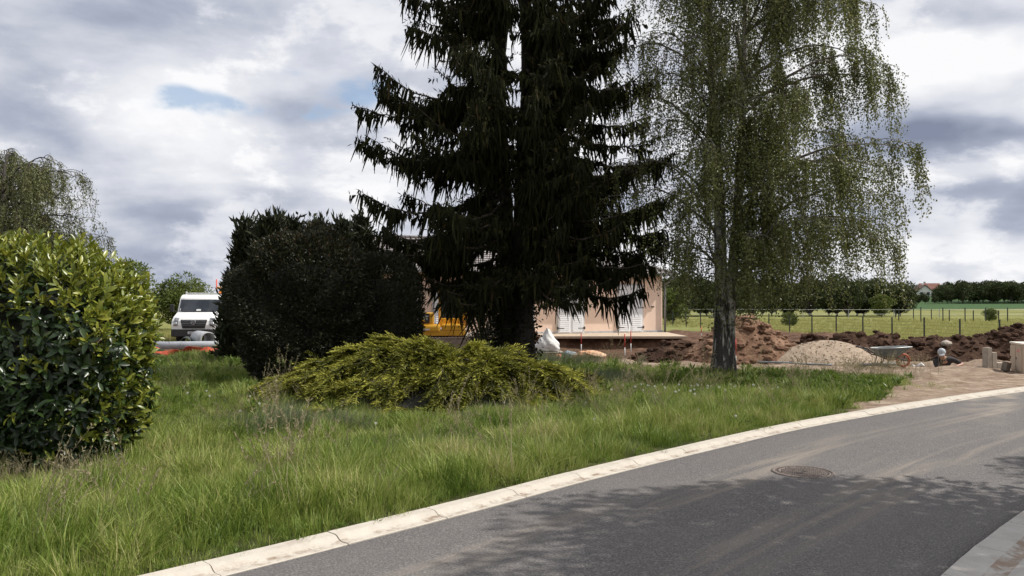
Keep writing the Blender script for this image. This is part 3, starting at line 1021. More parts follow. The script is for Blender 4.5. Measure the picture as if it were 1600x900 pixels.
def laurel():
    rng = np.random.default_rng(3)
    cx, cy = -6.18, 8.95
    sx, sy, sz = 2.08, 0.92, 1.34
    z0 = gz(cx, cy)
    cz = 1.26
    root = empty('laurel_hedge', (cx, cy, z0), 0, 'big glossy cherry laurel bush with bright yellow green shoot tips', 'hedge')
    core_mesh(sx, sy, sz, cz, 0.62, 4).build('inner_shade_core', M_CORE, root)
    stem = MB()
    for _ in range(9):
        a = rng.uniform(0, 6.28); r = rng.uniform(0.1, 0.8)
        stem.tube([(r * math.cos(a) * 0.5, r * math.sin(a) * 0.4, -0.1), (r * math.cos(a), r * math.sin(a) * 0.6, 0.6), (1.3 * r * math.cos(a), r * math.sin(a) * 0.7, 1.3)], [0.04, 0.03, 0.02], 6)
    stem.build('stems', M_TWIG, root)
    # rosettes of leaves on shoots all over the shell
    n = 5200
    u = rng.uniform(0, 2 * math.pi, n); v = np.arcsin(rng.uniform(-0.99, 1, n))
    P, N = blocky(u, v, sx, sy, sz)
    # more shoots on the large faces
    bulge = (fbm(P[:, 0] * 1.4 + P[:, 2] * 1.1, P[:, 1] * 1.4 - P[:, 2] * 1.3, 41) - 0.5)
    depth = rng.uniform(0, 1, n) ** 1.4
    P = P + N * (bulge * 0.42 - depth * 0.34)[:, None]
    P[:, 2] += cz
    ok = (P[:, 2] > 0.12) & (P[:, 1] < 0.75)
    P, N, depth = P[ok], N[ok], depth[ok]
    sizes = [(0.125, 0.044, 0.10), (0.105, 0.038, 0.02), (0.14, 0.050, 0.22)]
    protos = {}
    crown = MB()
    recs = []
    for i in range(len(P)):
        topness = max(0.0, N[i, 2])
        axis = unit(N[i] + np.array([0.0, 0.0, 0.55 + 0.5 * topness]) + rng.normal(0, 0.28, 3))
        fresh_or_sunlit = rng.random() < (0.22 + 0.72 * sstep(np.array(P[i, 2]), 1.1, 2.1) + 0.45 * max(0, N[i, 0])) * (1 - depth[i] * 0.7)  # new growth up high; brightness of the sun side also put into tone
        k_ = rng.integers(5, 9)
        a0 = rng.uniform(0, 6.28)
        s = unit(np.cross(axis, rng.normal(size=3))); w = np.cross(axis, s)
        for j in range(k_):
            a = a0 + j * 2.4
            spread = rng.uniform(0.35, 0.8) if fresh_or_sunlit else rng.uniform(0.75, 1.5)
            d = unit(axis * math.cos(spread) + (s * math.cos(a) + w * math.sin(a)) * math.sin(spread) + (0 if fresh_or_sunlit else np.array([0, 0, -0.25])))
            o = P[i] - axis * (0.022 * j)
            tone = np.clip(rng.normal(0.86, 0.12), 0, 1) if fresh_or_sunlit else np.clip(rng.normal(0.26, 0.15), 0, 0.6)
            nn = unit(axis - d * (axis @ d) + rng.normal(0, 0.2, 3))
            ls = rng.uniform(0.55, 1.2) * (0.85 if fresh_or_sunlit else 1.0)
            recs.append((o, d, nn, ls, tone, int(rng.integers(0, 3)), N[i]))
    O = np.array([r[0] for r in recs])
    camv = unit(np.array([0 - cx, 0 - cy, CAM_H]) - O)
    facing = np.einsum('ij,ij->i', np.array([r[6] for r in recs]), camv)
    vis = np.abs(np.einsum('ij,ij->i', np.array([r[2] for r in recs]), camv)) * (facing > 0.2)
    inpic = ((O[:, 0] + cx) / (O[:, 1] + cy) > -0.62)
    dist = np.linalg.norm(np.array([-cx, -cy, CAM_H]) - O, axis=1)
    inside = np.array([r[6] for r in recs])
    score = vis * inpic / dist * np.array([r[3] for r in recs]) * (0.3 + (np.einsum('ij,ij->i', O - np.array([0, 0, cz]), inside) > np.quantile(np.einsum('ij,ij->i', O - np.array([0, 0, cz]), inside), 0.6)))
    single = set(np.argsort(-score)[:300].tolist())
    lm = {}
    holder = None
    leaf_objs = []
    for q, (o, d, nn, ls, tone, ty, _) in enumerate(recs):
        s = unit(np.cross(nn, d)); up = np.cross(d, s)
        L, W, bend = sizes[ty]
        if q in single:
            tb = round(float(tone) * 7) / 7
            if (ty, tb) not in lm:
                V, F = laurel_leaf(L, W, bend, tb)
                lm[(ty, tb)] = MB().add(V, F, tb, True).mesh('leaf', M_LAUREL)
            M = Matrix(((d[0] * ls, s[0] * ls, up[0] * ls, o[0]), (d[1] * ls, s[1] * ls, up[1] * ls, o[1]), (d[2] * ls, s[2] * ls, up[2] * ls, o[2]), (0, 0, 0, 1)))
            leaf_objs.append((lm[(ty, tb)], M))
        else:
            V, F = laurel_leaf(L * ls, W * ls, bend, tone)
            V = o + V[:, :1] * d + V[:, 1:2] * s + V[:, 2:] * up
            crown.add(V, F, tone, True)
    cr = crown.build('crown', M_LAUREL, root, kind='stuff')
    for me, M in leaf_objs:
        ob = bpy.data.objects.new('leaf', me); col.objects.link(ob)
        ob.parent = cr; ob.matrix_local = M
laurel()


M_DARKBUSH = leaf_mat('dark_bush_leaves', [(0.0, (0.012, 0.014, 0.007)), (0.6, (0.026, 0.030, 0.012)), (0.8, (0.045, 0.048, 0.018)), (0.9, (0.055, 0.036, 0.016)), (1.0, (0.075, 0.042, 0.020))], 0.10, 0.5, 0.3)


def small_leaf_shrub(name, label, c, s, n, leaf, seed, tips=True, p=3.0, mat=None, cut=0.25, cat='bush'):
    rng = np.random.default_rng(seed)
    sx, sy, sz = s
    root = empty(name, (c[0], c[1], gz(c[0], c[1])), 0, label, cat)
    core_mesh(sx, sy, sz, c[2], 0.62, seed, p).build('inner_shade_core', M_CORE, root)
    st = MB()
    for _ in range(6):
        a = rng.uniform(0, 6.28); r = rng.uniform(0.1, 0.5)
        st.tube([(r * math.cos(a) * sx * 0.4, r * math.sin(a) * sy * 0.4, -0.1), (r * math.cos(a) * sx, r * math.sin(a) * sy, c[2])], [0.05, 0.025], 6)
    st.build('stems', M_TWIG, root)
    u = rng.uniform(0, 2 * math.pi, n); v = np.arcsin(rng.uniform(-0.99, 1, n))
    P, N = blocky(u, v, sx, sy, sz, p)
    lump = fbm(P[:, 0] * 1.1 + P[:, 2] * 0.9, P[:, 1] * 1.1 - P[:, 2] * 1.2, seed + 7) - 0.5
    lump2 = fbm(P[:, 0] * 4 + P[:, 2] * 3.1, P[:, 1] * 4 - P[:, 2] * 3.7, seed + 9) - 0.5
    dep = rng.uniform(0, 1, n) ** 1.6
    P = P + N * ((lump * 0.95 + lump2 * 0.45) * min(1.0, sx / 1.5) ** 1.5 - dep * cut)[:, None]
    P[:, 2] += c[2]
    ok = (P[:, 2] > 0.1) & (N[:, 1] < 0.6)
    P, N, dep = P[ok], N[ok], dep[ok]
    m = len(P)
    d = unit(N + np.array([0, 0, 0.35]) + rng.normal(0, 0.6, (m, 3)))
    tone = np.clip(rng.normal(0.42, 0.22, m), 0, 0.8)
    if tips:
        hi = (rng.random(m) < 0.20 * sstep(P[:, 2], c[2] + sz * 0.35, c[2] + sz)) & (dep < 0.6)
        tone[hi] = rng.uniform(0.82, 1.0, hi.sum())
    mb_ = MB().leaves(P, d, unit(N + rng.normal(0, 0.7, (m, 3))), leaf * rng.uniform(0.6, 1.3, m), leaf * 0.42 * rng.uniform(0.7, 1.2, m), tone, 0.15)
    mb_.build('crown', mat or M_DARKBUSH, root)
    return root


small_leaf_shrub('clipped_bush', 'very dark rounded evergreen bush with brownish tips beside the juniper', (-4.66, 18.0, 1.62), (1.46, 1.3, 1.74), 60000, 0.085, 21, True, 2.7)
small_leaf_shrub('clipped_bush', 'lower dark evergreen bush between the brown tipped bush and spruce trunk', (-3.08, 18.9, 1.45), (0.88, 0.85, 1.45), 26000, 0.075, 22, False, 3.2)


# dark scrub round the foot of the spruce, and ivy on its trunk
def scrub(label, x, y, H, Rr, n, seed):
    rng = np.random.default_rng(seed)
    root = empty('dark_scrub', (x, y, gz(x, y)), 0, label, 'shrub')
    st, lv = MB(), MB()
    for q in range(26):
        a = rng.uniform(0, 6.28); L = H * rng.uniform(0.6, 1.1); sp = rng.uniform(0.2, 1.0) * Rr
        t = np.linspace(0, 1, 7)
        P = np.stack([sp * np.cos(a) * t ** 1.4 + np.cumsum(rng.normal(0, .03, 7)), sp * np.sin(a) * t ** 1.4 + np.cumsum(rng.normal(0, .03, 7)), L * t * (1.15 - 0.2 * t)], 1)
        st.tube(P, np.linspace(0.022, 0.004, 7), 5, 0.5, False)
        for w in range(8):
            i = rng.integers(2, 7)
            d = unit(rng.normal(0, 1, 3) + np.array([math.cos(a), math.sin(a), 0.2])) * rng.uniform(0.2, 0.5)
            st.tube([P[i], P[i] + d * 0.5 + np.array([0, 0, .03]), P[i] + d], [0.007, 0.005, 0.003], 4, 0.5, False)
            m = n // 208
            c = P[i] + d * rng.uniform(0.2, 1.1, (m, 1)) + rng.normal(0, 0.06, (m, 3))
            lv.leaves(c, rnd_dirs(rng, m), rnd_dirs(rng, m), 0.07, 0.035, np.clip(rng.normal(0.4, 0.2, m), 0, 0.8))
    st.build('stems', M_TWIG, root)
    lv.build('crown', M_DARKBUSH, root)
scrub('dark twiggy scrub between the excavator and the spruce trunk', -0.8, 22.2, 2.4, 0.9, 4600, 44)
scrub('dark leafy scrub at the right foot of the spruce trunk', -0.05, 20.5, 1.7, 0.25, 6000, 45)


# ---- the spreading golden juniper
M_JUNIPER = leaf_mat('golden_juniper_sprays', [(0.0, (0.018, 0.022, 0.006)), (0.35, (0.060, 0.066, 0.010)), (0.7, (0.205, 0.210, 0.026)), (1.0, (0.36, 0.345, 0.055))], 0.15, 0.6, 0.25)


def juniper():
    rng = np.random.default_rng(14)
    cx, cy = at(692, 600, 15.0).x, 15.0
    z0 = gz(cx, cy)
    root = empty('spreading_juniper', (cx, cy, z0), 0, 'wide low golden green juniper with feathery arching sprays', 'bush')
    RX, RY, H = 3.65, 1.80, 0.76
    def surf(x, y):
        q = np.sqrt((x / RX) ** 2 + (y / RY) ** 2)
        prof = np.interp(x / RX, [-1, -0.75, -0.42, -0.12, 0.2, 0.6, 1.0], [0.25, 0.62, 0.95, 1.18, 0.98, 0.58, 0.28])
        return H * prof * np.clip(1 - q ** 2.6, 0, 1) ** 0.6 * (0.55 + 0.9 * fbm(x * 1.5 + 9, y * 1.5, 17))
    # dark filler surface standing in for the shade inside
    gu = np.linspace(0, 2 * math.pi, 48, endpoint=False); gr = np.linspace(0.02, 0.95, 16)
    U, Rr = np.meshgrid(gu, gr)
    X, Y = RX * Rr * np.cos(U), RY * Rr * np.sin(U)
    Z = np.maximum(surf(X, Y) * 0.70 - 0.10, -0.05)
    nv, nu = U.shape
    i = np.arange(nv - 1)[:, None] * nu; j = np.arange(nu)[None, :]
    MB().add(np.stack([X, Y, Z], -1).reshape(-1, 3), np.stack([i + j, i + (j + 1) % nu, i + nu + (j + 1) % nu, i + nu + j], -1).reshape(-1, 4), 0, True).build('inner_shade_core', M_CORE, root)
    crown = MB()
    C, D, LN = [], [], []
    arms = MB()
    for q in range(200):
        a = rng.uniform(0, 2 * math.pi)
        if math.sin(a) > 0.5 and rng.random() < 0.6:
            a = -a
        r0 = rng.uniform(0.0, 0.55); r1 = min(rng.uniform(1.0, 1.14), r0 + rng.uniform(0.25, 0.6))
        th = a + rng.normal(0, 0.25)
        t = np.linspace(0, 1, 14)
        rr = r0 + (r1 - r0) * t
        X = RX * rr * np.cos(a + (th - a) * t); Y = RY * rr * np.sin(a + (th - a) * t)
        lift = rng.uniform(-0.12, 0.08) if rng.random() < 0.55 else rng.uniform(0.15, 0.30)
        Z = surf(X, Y) + lift * np.sin(t * math.pi * 0.85) - 0.06 * t
        Z = np.maximum(Z, 0.03 + 0.05 * t)
        pts = np.stack([X, Y, Z], 1)
        arms.tube(pts, np.linspace(0.022, 0.006, 14), 4, 0.5, False)
        tg = unit(np.gradient(pts, axis=0))
        L = np.linalg.norm(np.diff(pts, axis=0), axis=1).sum()
        m = int(L / 0.075)
        u = np.linspace(0.15, 1, m)
        c = np.stack([np.interp(u, t, pts[:, w]) for w in range(3)], 1)
        g = np.stack([np.interp(u, t, tg[:, w]) for w in range(3)], 1)
        for sg in (-1, 0, 1):
            s = np.cross(g, [0, 0, 1.0])
            d = unit(g + s * sg * rng.uniform(0.5, 1.0, (m, 1)) + np.array([0, 0, 0.18]) + rng.normal(0, 0.16, (m, 3)))
            C.append(c); D.append(d); LN.append(np.full(m, 0.34) * rng.uniform(0.6, 1.2, m))
    C = np.concatenate(C); D = np.concatenate(D); LN = np.concatenate(LN)
    n = len(C)
    # every spray: a drooping axis with side shoots, brighter towards the tips
    kk = 4
    t = np.linspace(0, 1, kk)
    P = C[:, None, :] + D[:, None, :] * (LN[:, None] * t)[:, :, None]
    P[:, :, 2] -= (LN[:, None] * 0.16 * t ** 2)
    side = unit(np.cross(D, np.array([0, 0, 1.0])) + rng.normal(0, 0.3, (n, 3)))
    base_tone = np.clip(rng.normal(0.41, 0.16, n) + 0.8 * (fbm(C[:, 0] * 2.5, C[:, 1] * 2.5 + C[:, 2] * 3, 19) - 0.5), 0, 1)
    crown.ribbons(P, np.tile([0.010, 0.012, 0.010, 0.003], (n, 1)), side, base_tone)
    for w, f in enumerate((0.25, 0.42, 0.58, 0.74, 0.88)):
        o = (P[:, 0] + (P[:, 1] - P[:, 0]) * min(1, f * 3) if f <= 1 / 3 else (P[:, 1] + (P[:, 2] - P[:, 1]) * (f * 3 - 1) if f <= 2 / 3 else P[:, 2] + (P[:, 3] - P[:, 2]) * (f * 3 - 2)))
        for sg in (-1, 1):
            d = unit(D + side * sg * rng.uniform(0.6, 1.1, (n, 1)) + np.array([0, 0, 0.10]) + rng.normal(0, 0.18, (n, 3)))
            crown.leaves(o, d, rnd_dirs(rng, n) + np.array([0, 0, 1.0]), LN * rng.uniform(0.22, 0.42, n) * (1.15 - 0.5 * f), rng.uniform(0.014, 0.022, n), np.clip(base_tone + 0.10 + 0.28 * f + rng.normal(0, 0.1, n), 0, 1), 0.2, 0.5)
    arms.build('branches', M_TWIG, root, kind='stuff')
    crown.build('crown', M_JUNIPER, root)
juniper()


# ---- conifers with pointed tops behind the dark bush
M_CYPRESS = leaf_mat('cypress_sprays', [(0.0, (0.012, 0.016, 0.008)), (0.6, (0.028, 0.034, 0.014)), (1.0, (0.055, 0.060, 0.022))], 0.1, 0.6, 0.25)


def cypress_mesh(seed, H, Rb):
    rng = np.random.default_rng(seed)
    cr, tr = MB(), MB()
    tr.tube([(0, 0, -0.1), (0.03, 0, H * 0.5), (0, 0.02, H * 0.97)], [0.11, 0.07, 0.01], 8)
    n = 650
    z = H * (1 - rng.random(n) ** 0.55 * 0.96)
    prof = Rb * np.clip(1 - (z / H) ** 1.6, 0.03, 1) ** 0.8
    a = rng.uniform(0, 6.28, n)
    r = prof * rng.uniform(0.35, 1.0, n) ** 0.5
    C = np.stack([r * np.cos(a), r * np.sin(a), z], 1)
    # leading shoots that stick out at the top
    for _ in range(5):
        b = rng.uniform(0, 6.28); rr = rng.uniform(0, Rb * 0.35)
        zz = np.linspace(H * 0.72, H * rng.uniform(0.92, 1.04), 14)
        C = np.concatenate([C, np.stack([rr * np.cos(b) + 0 * zz, rr * np.sin(b) + 0 * zz, zz], 1)])
    n = len(C)
    out = unit(np.stack([C[:, 0], C[:, 1], np.full(n, 0.05)], 1))
    for q in range(9):
        d = unit(out * rng.uniform(0.2, 1.0, (n, 1)) + np.array([0, 0, 0.75]) + rng.normal(0, 0.4, (n, 3)))
        cr.leaves(C + rng.normal(0, 0.10, (n, 3)), d, rnd_dirs(rng, n), rng.uniform(0.16, 0.34, n), rng.uniform(0.05, 0.10, n), np.clip(rng.normal(0.45, 0.22, n), 0, 1), 0.2)
    return cr.mesh('crown', M_CYPRESS), tr.mesh('trunk', M_SPRUCE_BARK)


cyp = [cypress_mesh(31, 4.1, 0.72), cypress_mesh(32, 4.4, 0.8), cypress_mesh(33, 3.9, 0.7)]
for i, (px, top, y) in enumerate(((384, 352, 24.5), (402, 360, 25.0), (422, 346, 24.2), (440, 346, 25.2), (462, 350, 24.4), (500, 352, 25.0), (535, 352, 24.4), (565, 344, 25.2), (628, 402, 24.6))):
    X = (px - 800) / FPX * y
    zt = CAM_H + (HORIZON - top) * y / FPX
    k_ = i % 3
    H = (4.1, 4.4, 3.9)[k_]
    lab = 'low dark cypress between the lower dark bush and the excavator' if px > 600 else 'dark pointed cypress in the row behind the brown tipped bush' if px > 390 else 'dark pointed cypress at the end of the row beside the white truck'
    o = empty('cypress_tree', (X, y, 0.0), i * 1.7, lab, 'tree', 'row of cypresses')
    s = zt / H
    o.scale = (s, s, s)
    for nm, me in (('crown', cyp[k_][0]), ('trunk', cyp[k_][1])):
        c_ = bpy.data.objects.new(nm, me); col.objects.link(c_); c_.parent = o


# ---- broadleaf trees and shrubs farther off
M_FAR = leaf_mat('cloud_shadowed_leaves', [(0.0, (0.018, 0.028, 0.010)), (0.5, (0.044, 0.060, 0.020)), (1.0, (0.085, 0.105, 0.034))], 0.2, 0.6, 0.2)  # dark leaf tones carry the cloud shadow over the far trees
M_FARLIT = leaf_mat('light_shrub_leaves', [(0.0, (0.050, 0.075, 0.016)), (0.5, (0.110, 0.145, 0.030)), (1.0, (0.19, 0.22, 0.055))], 0.25, 0.55, 0.3)
M_FARTRUNK = pm('far_trunk_bark', (0.12, 0.10, 0.085), (0.07, 0.058, 0.048), 6, 0.9)


def broad_mesh(seed, H, Rc, trunk_h, leaf, n, mat, clumps=26):
    rng = np.random.default_rng(seed)
    cr, tr = MB(), MB()
    tr.tube([(0, 0, -0.2), (0.03 * H, 0, trunk_h), (0.0, 0.02 * H, H * 0.8)], [0.035 * H * 0.5, 0.024 * H * 0.5, 0.004 * H], 7)
    ch = (H - trunk_h * 0.85)
    cc = rnd_dirs(rng, clumps) * rng.uniform(0.45, 0.95, (clumps, 1)) ** 0.6
    cc = cc * np.array([Rc * 0.78, Rc * 0.78, ch * 0.42]) + np.array([0, 0, trunk_h * 0.85 + ch * 0.52])
    for c in cc:
        tr.tube([(0, 0, trunk_h * rng.uniform(0.7, 1.2)), tuple(c * 0.6 + np.array([0, 0, trunk_h * 0.3])), tuple(c)], [0.012 * H, 0.007 * H, 0.003 * H], 4, 0.5, False)
        m = n // clumps
        r = Rc * rng.uniform(0.25, 0.42)
        dv = rnd_dirs(rng, m)
        P = c + dv * (r * rng.uniform(0.4, 1.0, (m, 1)) ** 0.5) * np.array([1, 1, 0.75])
        cr.leaves(P, unit(dv + rng.normal(0, 0.7, (m, 3))), rnd_dirs(rng, m), leaf * rng.uniform(0.6, 1.4, m), leaf * 0.5 * rng.uniform(0.7, 1.3, m), np.clip(rng.normal(0.5, 0.22, m) + rng.normal(0, 0.1), 0, 1), 0.2)
    return cr.mesh('crown', mat), tr.mesh('trunk', M_FARTRUNK)


def place_tree(name, meshes, x, y, s, rz, label, cat='tree', group=None, sz=1.0):
    o = empty(name, (x, y, gz(x, y)), rz, label, cat, group)
    o.scale = (s, s, s * sz)
    for nm, me in (('crown', meshes[0]), ('trunk', meshes[1])):
        c_ = bpy.data.objects.new(nm, me); col.objects.link(c_); c_.parent = o
    return o


rngF = np.random.default_rng(77)
# shrub behind the truck
sh = broad_mesh(51, 4.0, 2.2, 0.5, 0.16, 14000, M_FARLIT, 46)
place_tree('leafy_shrub', sh, -22.2, 46.0, 1.02, 0.4, 'light green leafy shrub behind the white truck', 'shrub')
sh2 = broad_mesh(52, 3.3, 2.0, 0.4, 0.16, 10000, M_FARLIT, 36)
place_tree('leafy_shrub', sh2, -19.6, 47.5, 0.98, 1.4, 'light green shrub between the white truck and the cypress row', 'shrub')
# belt of trees beyond the paddock, behind the birch
belt = [broad_mesh(60 + q, 5.0, 2.4, 0.25, 0.34, 3600, M_FAR, 30) for q in range(4)]
for q in range(26):
    px = 1030 + q * 15.2 + rngF.uniform(-8, 8)
    y = rngF.uniform(96, 108)
    place_tree('field_tree', belt[q % 4], (px - 800) / FPX * y, y, rngF.uniform(0.80, 1.05), rngF.uniform(0, 6), 'dark green tree in the belt beyond the wire fences behind the birch', 'tree', 'belt of trees beyond the paddock')
lit = broad_mesh(70, 3.0, 1.7, 0.3, 0.22, 5000, M_FARLIT, 26)
place_tree('leafy_shrub', lit, (1052 - 800) / FPX * 66, 66.0, 0.95, 0.3, 'bright green young tree beside the house corner', 'shrub')
place_tree('leafy_shrub', lit, (1378 - 800) / FPX * 92, 92.0, 0.85, 2.0, 'bright green rounded shrub at the end of the tree belt', 'shrub')
place_tree('leafy_shrub', lit, (1232 - 800) / FPX * 58, 58.0, 0.36, 4.0, 'small bright sapling above the paddock fence behind the soil heap', 'shrub')
place_tree('leafy_shrub', lit, (1547 - 800) / FPX * 71, 71.0, 0.40, 5.0, 'low pale bush among the far fence posts', 'shrub')
# the wood on the horizon
wood = [broad_mesh(80 + q, 8.0, 3.6, 1.2, 0.55, 3000, M_FAR, 30) for q in range(4)]
for q in range(44):
    px = 1468 + q * 5.2 + rngF.uniform(-4, 4)
    y = 262 + (q % 3) * 9 + rngF.uniform(-3, 3)
    place_tree('wood_tree', wood[q % 4], (px - 800) / FPX * y, y, rngF.uniform(0.74, 0.98) * np.interp(px, [1465, 1490], [0.8, 1]), rngF.uniform(0, 6), 'tree with bare lower trunk in the wood right of the distant houses', 'tree', 'wood on the horizon')
for q in range(9):
    px = 1385 + q * 9 + rngF.uniform(-4, 4)
    y = 250 + rngF.uniform(-6, 6)
    place_tree('hedgerow_bush', wood[q % 4], (px - 800) / FPX * y, y, rngF.uniform(0.28, 0.48), rngF.uniform(0, 6), 'dark bush in the hedgerow below the distant houses', 'bush', 'hedgerow on the horizon')
# a tree standing on the near side of the road: its shade lies across the asphalt
shade = broad_mesh(90, 9.5, 3.3, 2.6, 0.17, 34000, M_BIRCH_LEAF, 60)
place_tree('roadside_tree', shade, 8.6, 5.45, 1.0, 0.0, 'leafy roadside tree shading the dark stretch of road by the pavement', 'tree')
place_tree('roadside_tree', shade, 13.8, 7.5, 1.0, 2.0, 'leafy roadside tree shading the road beyond the manhole cover', 'tree')

# ------------------------------------------------------------------ grass
def grass_mat():
    m, k, p = principled('grass_blades')
    pos = k.n('ShaderNodeNewGeometry').outputs['Position']
    tone = k.n('ShaderNodeAttribute', attribute_name='tone').outputs['Fac']
    rnd = k.n('ShaderNodeObjectInfo').outputs['Random']
    patch = k.noise(k.vm('MULTIPLY', pos, (1, 1, 0)), 0.75, 4, 0.6)
    f = k.m('ADD', k.m('MULTIPLY', tone, 0.55), k.m('ADD', k.m('MULTIPLY', rnd, 0.22), k.m('MULTIPLY', k.m('SUBTRACT', patch, 0.5), 1.6)))
    c = k.ramp(f, [(0.02, (0.070, 0.115, 0.015)), (0.27, (0.165, 0.240, 0.036)), (0.50, (0.295, 0.345, 0.082)), (0.74, (0.45, 0.425, 0.18)), (1.0, (0.58, 0.50, 0.32))])
    k.put(p.inputs['Base Color'], c)
    p.inputs['Roughness'].default_value = 0.5
    p.inputs['Specular IOR Level'].default_value = 0.35
    tr = k.n('ShaderNodeBsdfTranslucent'); k.put(tr.inputs[0], c)
    mx = k.n('ShaderNodeMixShader'); mx.inputs[0].default_value = 0.32
    L = m.node_tree.links
    L.new(p.outputs[0], mx.inputs[1]); L.new(tr.outputs[0], mx.inputs[2]); L.new(mx.outputs[0], m.node_tree.nodes['Material Output'].inputs[0])
    return m


M_GRASS = grass_mat()
M_GREYGRASS = leaf_mat('grey_green_long_grass', [(0, (0.09, 0.125, 0.055)), (0.5, (0.17, 0.205, 0.105)), (1, (0.30, 0.31, 0.19))], 0.28, 0.5, 0.4)
M_WEED = leaf_mat('lush_weed_leaves', [(0, (0.065, 0.110, 0.018)), (0.5, (0.125, 0.19, 0.030)), (1, (0.20, 0.26, 0.05))], 0.28, 0.45, 0.4)
M_SEED = leaf_mat('dry_seed_heads', [(0, (0.20, 0.17, 0.09)), (1, (0.36, 0.31, 0.20))], 0.3, 0.7, 0.2)


def tuft(rng, nb, H, spread, w, lean, curl, dry=0.12):
    b = MB()
    a = rng.uniform(0, 6.28, nb); r = spread * np.sqrt(rng.random(nb))
    c = np.stack([r * np.cos(a), r * np.sin(a), np.full(nb, -0.02)], 1)
    h = H * rng.uniform(0.45, 1.1, nb)
    d = np.stack([np.cos(a) * 0.5 + lean, np.sin(a) * 0.5, np.zeros(nb)], 1) * rng.uniform(0.2, 1.0, (nb, 1)) * curl + rng.normal(0, 0.10, (nb, 3)) * np.array([1, 1, 0])
    t = np.linspace(0, 1, 4)
    P = c[:, None, :] + d[:, None, :] * (h[:, None] * t ** 1.8)[:, :, None]
    P[:, :, 2] += h[:, None] * (t - 0.22 * np.linalg.norm(d, axis=1)[:, None] * t ** 2.2)
    side = unit(np.cross(d + np.array([0, 0, 0.01]), np.array([0, 0, 1.0])) + rng.normal(0, 0.5, (nb, 3)))
    side[:, 2] *= 0.3
    tone = np.clip(rng.normal(0.42, 0.18, nb), 0, 1)
    dr = rng.random(nb) < dry
    tone[dr] = rng.uniform(0.8, 1.0, dr.sum())
    b.ribbons(P, w * rng.uniform(0.6, 1.2, (nb, 1)) * np.array([[0.8, 1.0, 0.75, 0.06]]), unit(side), tone)
    return b


protos = bpy.data.collections.new('grass_prototypes')
def proto(name, b, mat):
    o = bpy.data.objects.new(name, b.mesh(name, mat)); protos.objects.link(o)
rg = np.random.default_rng(99)
names = []
for q in range(5):                                                    # 0-4 ordinary meadow grass
    proto('a%02d' % q, tuft(rg, 20, 0.22, 0.075, 0.0030, 0.5, 0.95, 0.12), M_GRASS)
for q in range(2):                                                    # 5-6 short, dry
    proto('a%02d' % (5 + q), tuft(rg, 20, 0.10, 0.085, 0.0032, 0.2, 1.1, 0.40), M_GRASS)
for q in range(2):                                                    # 7-8 long grey-green grass bent by the wind
    proto('a%02d' % (7 + q), tuft(rg, 26, 0.50, 0.10, 0.0042, 0.8, 0.8), M_GREYGRASS)
for q in range(2):                                                    # 9-10 seed stalks
    b = MB(); nb = 7
    for s in range(nb):
        a = rg.uniform(0, 6.28); H = rg.uniform(0.32, 0.60); ln = rg.normal(0.06, 0.08, 2)
        P = np.array([[0.05 * math.cos(a) + ln[0] * t * t * 1.5, 0.05 * math.sin(a) + ln[1] * t * t * 1.5, H * t] for t in (0, 0.35, 0.7, 1.0)])
        b.ribbons(P[None], np.array([[0.0016, 0.0014, 0.0012, 0.0008]]), np.array([[1.0, 0, 0]]), np.array([0.5]))
        m = 22
        u = rg.uniform(0.68, 1.0, m)
        c = np.stack([np.interp(u, (0, 0.35, 0.7, 1.0), P[:, w]) for w in range(3)], 1)
        b.leaves(c, unit(rg.normal(0, 0.45, (m, 3)) + np.array([0, 0, 0.8])), rnd_dirs(rg, m), 0.022, 0.006, rg.uniform(0.2, 1, m))
    proto('a%02d' % (9 + q), b, M_SEED)
for q in range(2):                                                    # 11-12 broad-leaved weeds
    b = MB(); m = 26
    a = rg.uniform(0, 6.28, m); el = rg.uniform(0.1, 1.2, m)
    d = np.stack([np.cos(a) * np.cos(el), np.sin(a) * np.cos(el), np.sin(el)], 1)
    c = d * rg.uniform(0, 0.10, (m, 1)) + np.array([0, 0, 0.03]) * rg.uniform(0, 3, (m, 1))
    b.leaves(c, d, np.array([0, 0, 1.0]) + rg.normal(0, 0.4, (m, 3)), rg.uniform(0.07, 0.14, m), rg.uniform(0.022, 0.045, m), np.clip(rg.normal(0.5, 0.22, m), 0, 1), 0.25)
    proto('a%02d' % (11 + q), b, M_WEED)
b = MB()                                                              # 13 dandelion clock
b.tube([(0, 0, 0), (0.01, 0, 0.12), (0.02, 0.01, 0.22)], 0.002, 4)
m = 60
dv = rnd_dirs(rg, m)
b.leaves(np.array([0.02, 0.01, 0.22]) + dv * 0.006, dv, rnd_dirs(rg, m), 0.020, 0.008, np.ones(m))
proto('a13', b, leaf_mat('dandelion_down', [(0, (0.25, 0.27, 0.15)), (1, (0.72, 0.72, 0.68))], 0.4, 0.8, 0.1))
proto('a14', tuft(rg, 26, 0.34, 0.13, 0.0075, 0.4, 0.8, 0.3), leaf_mat('dry_pasture_grass', [(0, (0.22, 0.24, 0.065)), (0.5, (0.36, 0.355, 0.12)), (1, (0.50, 0.44, 0.22))], 0.3, 0.6, 0.2))   # 14 coarse tuft for far ground


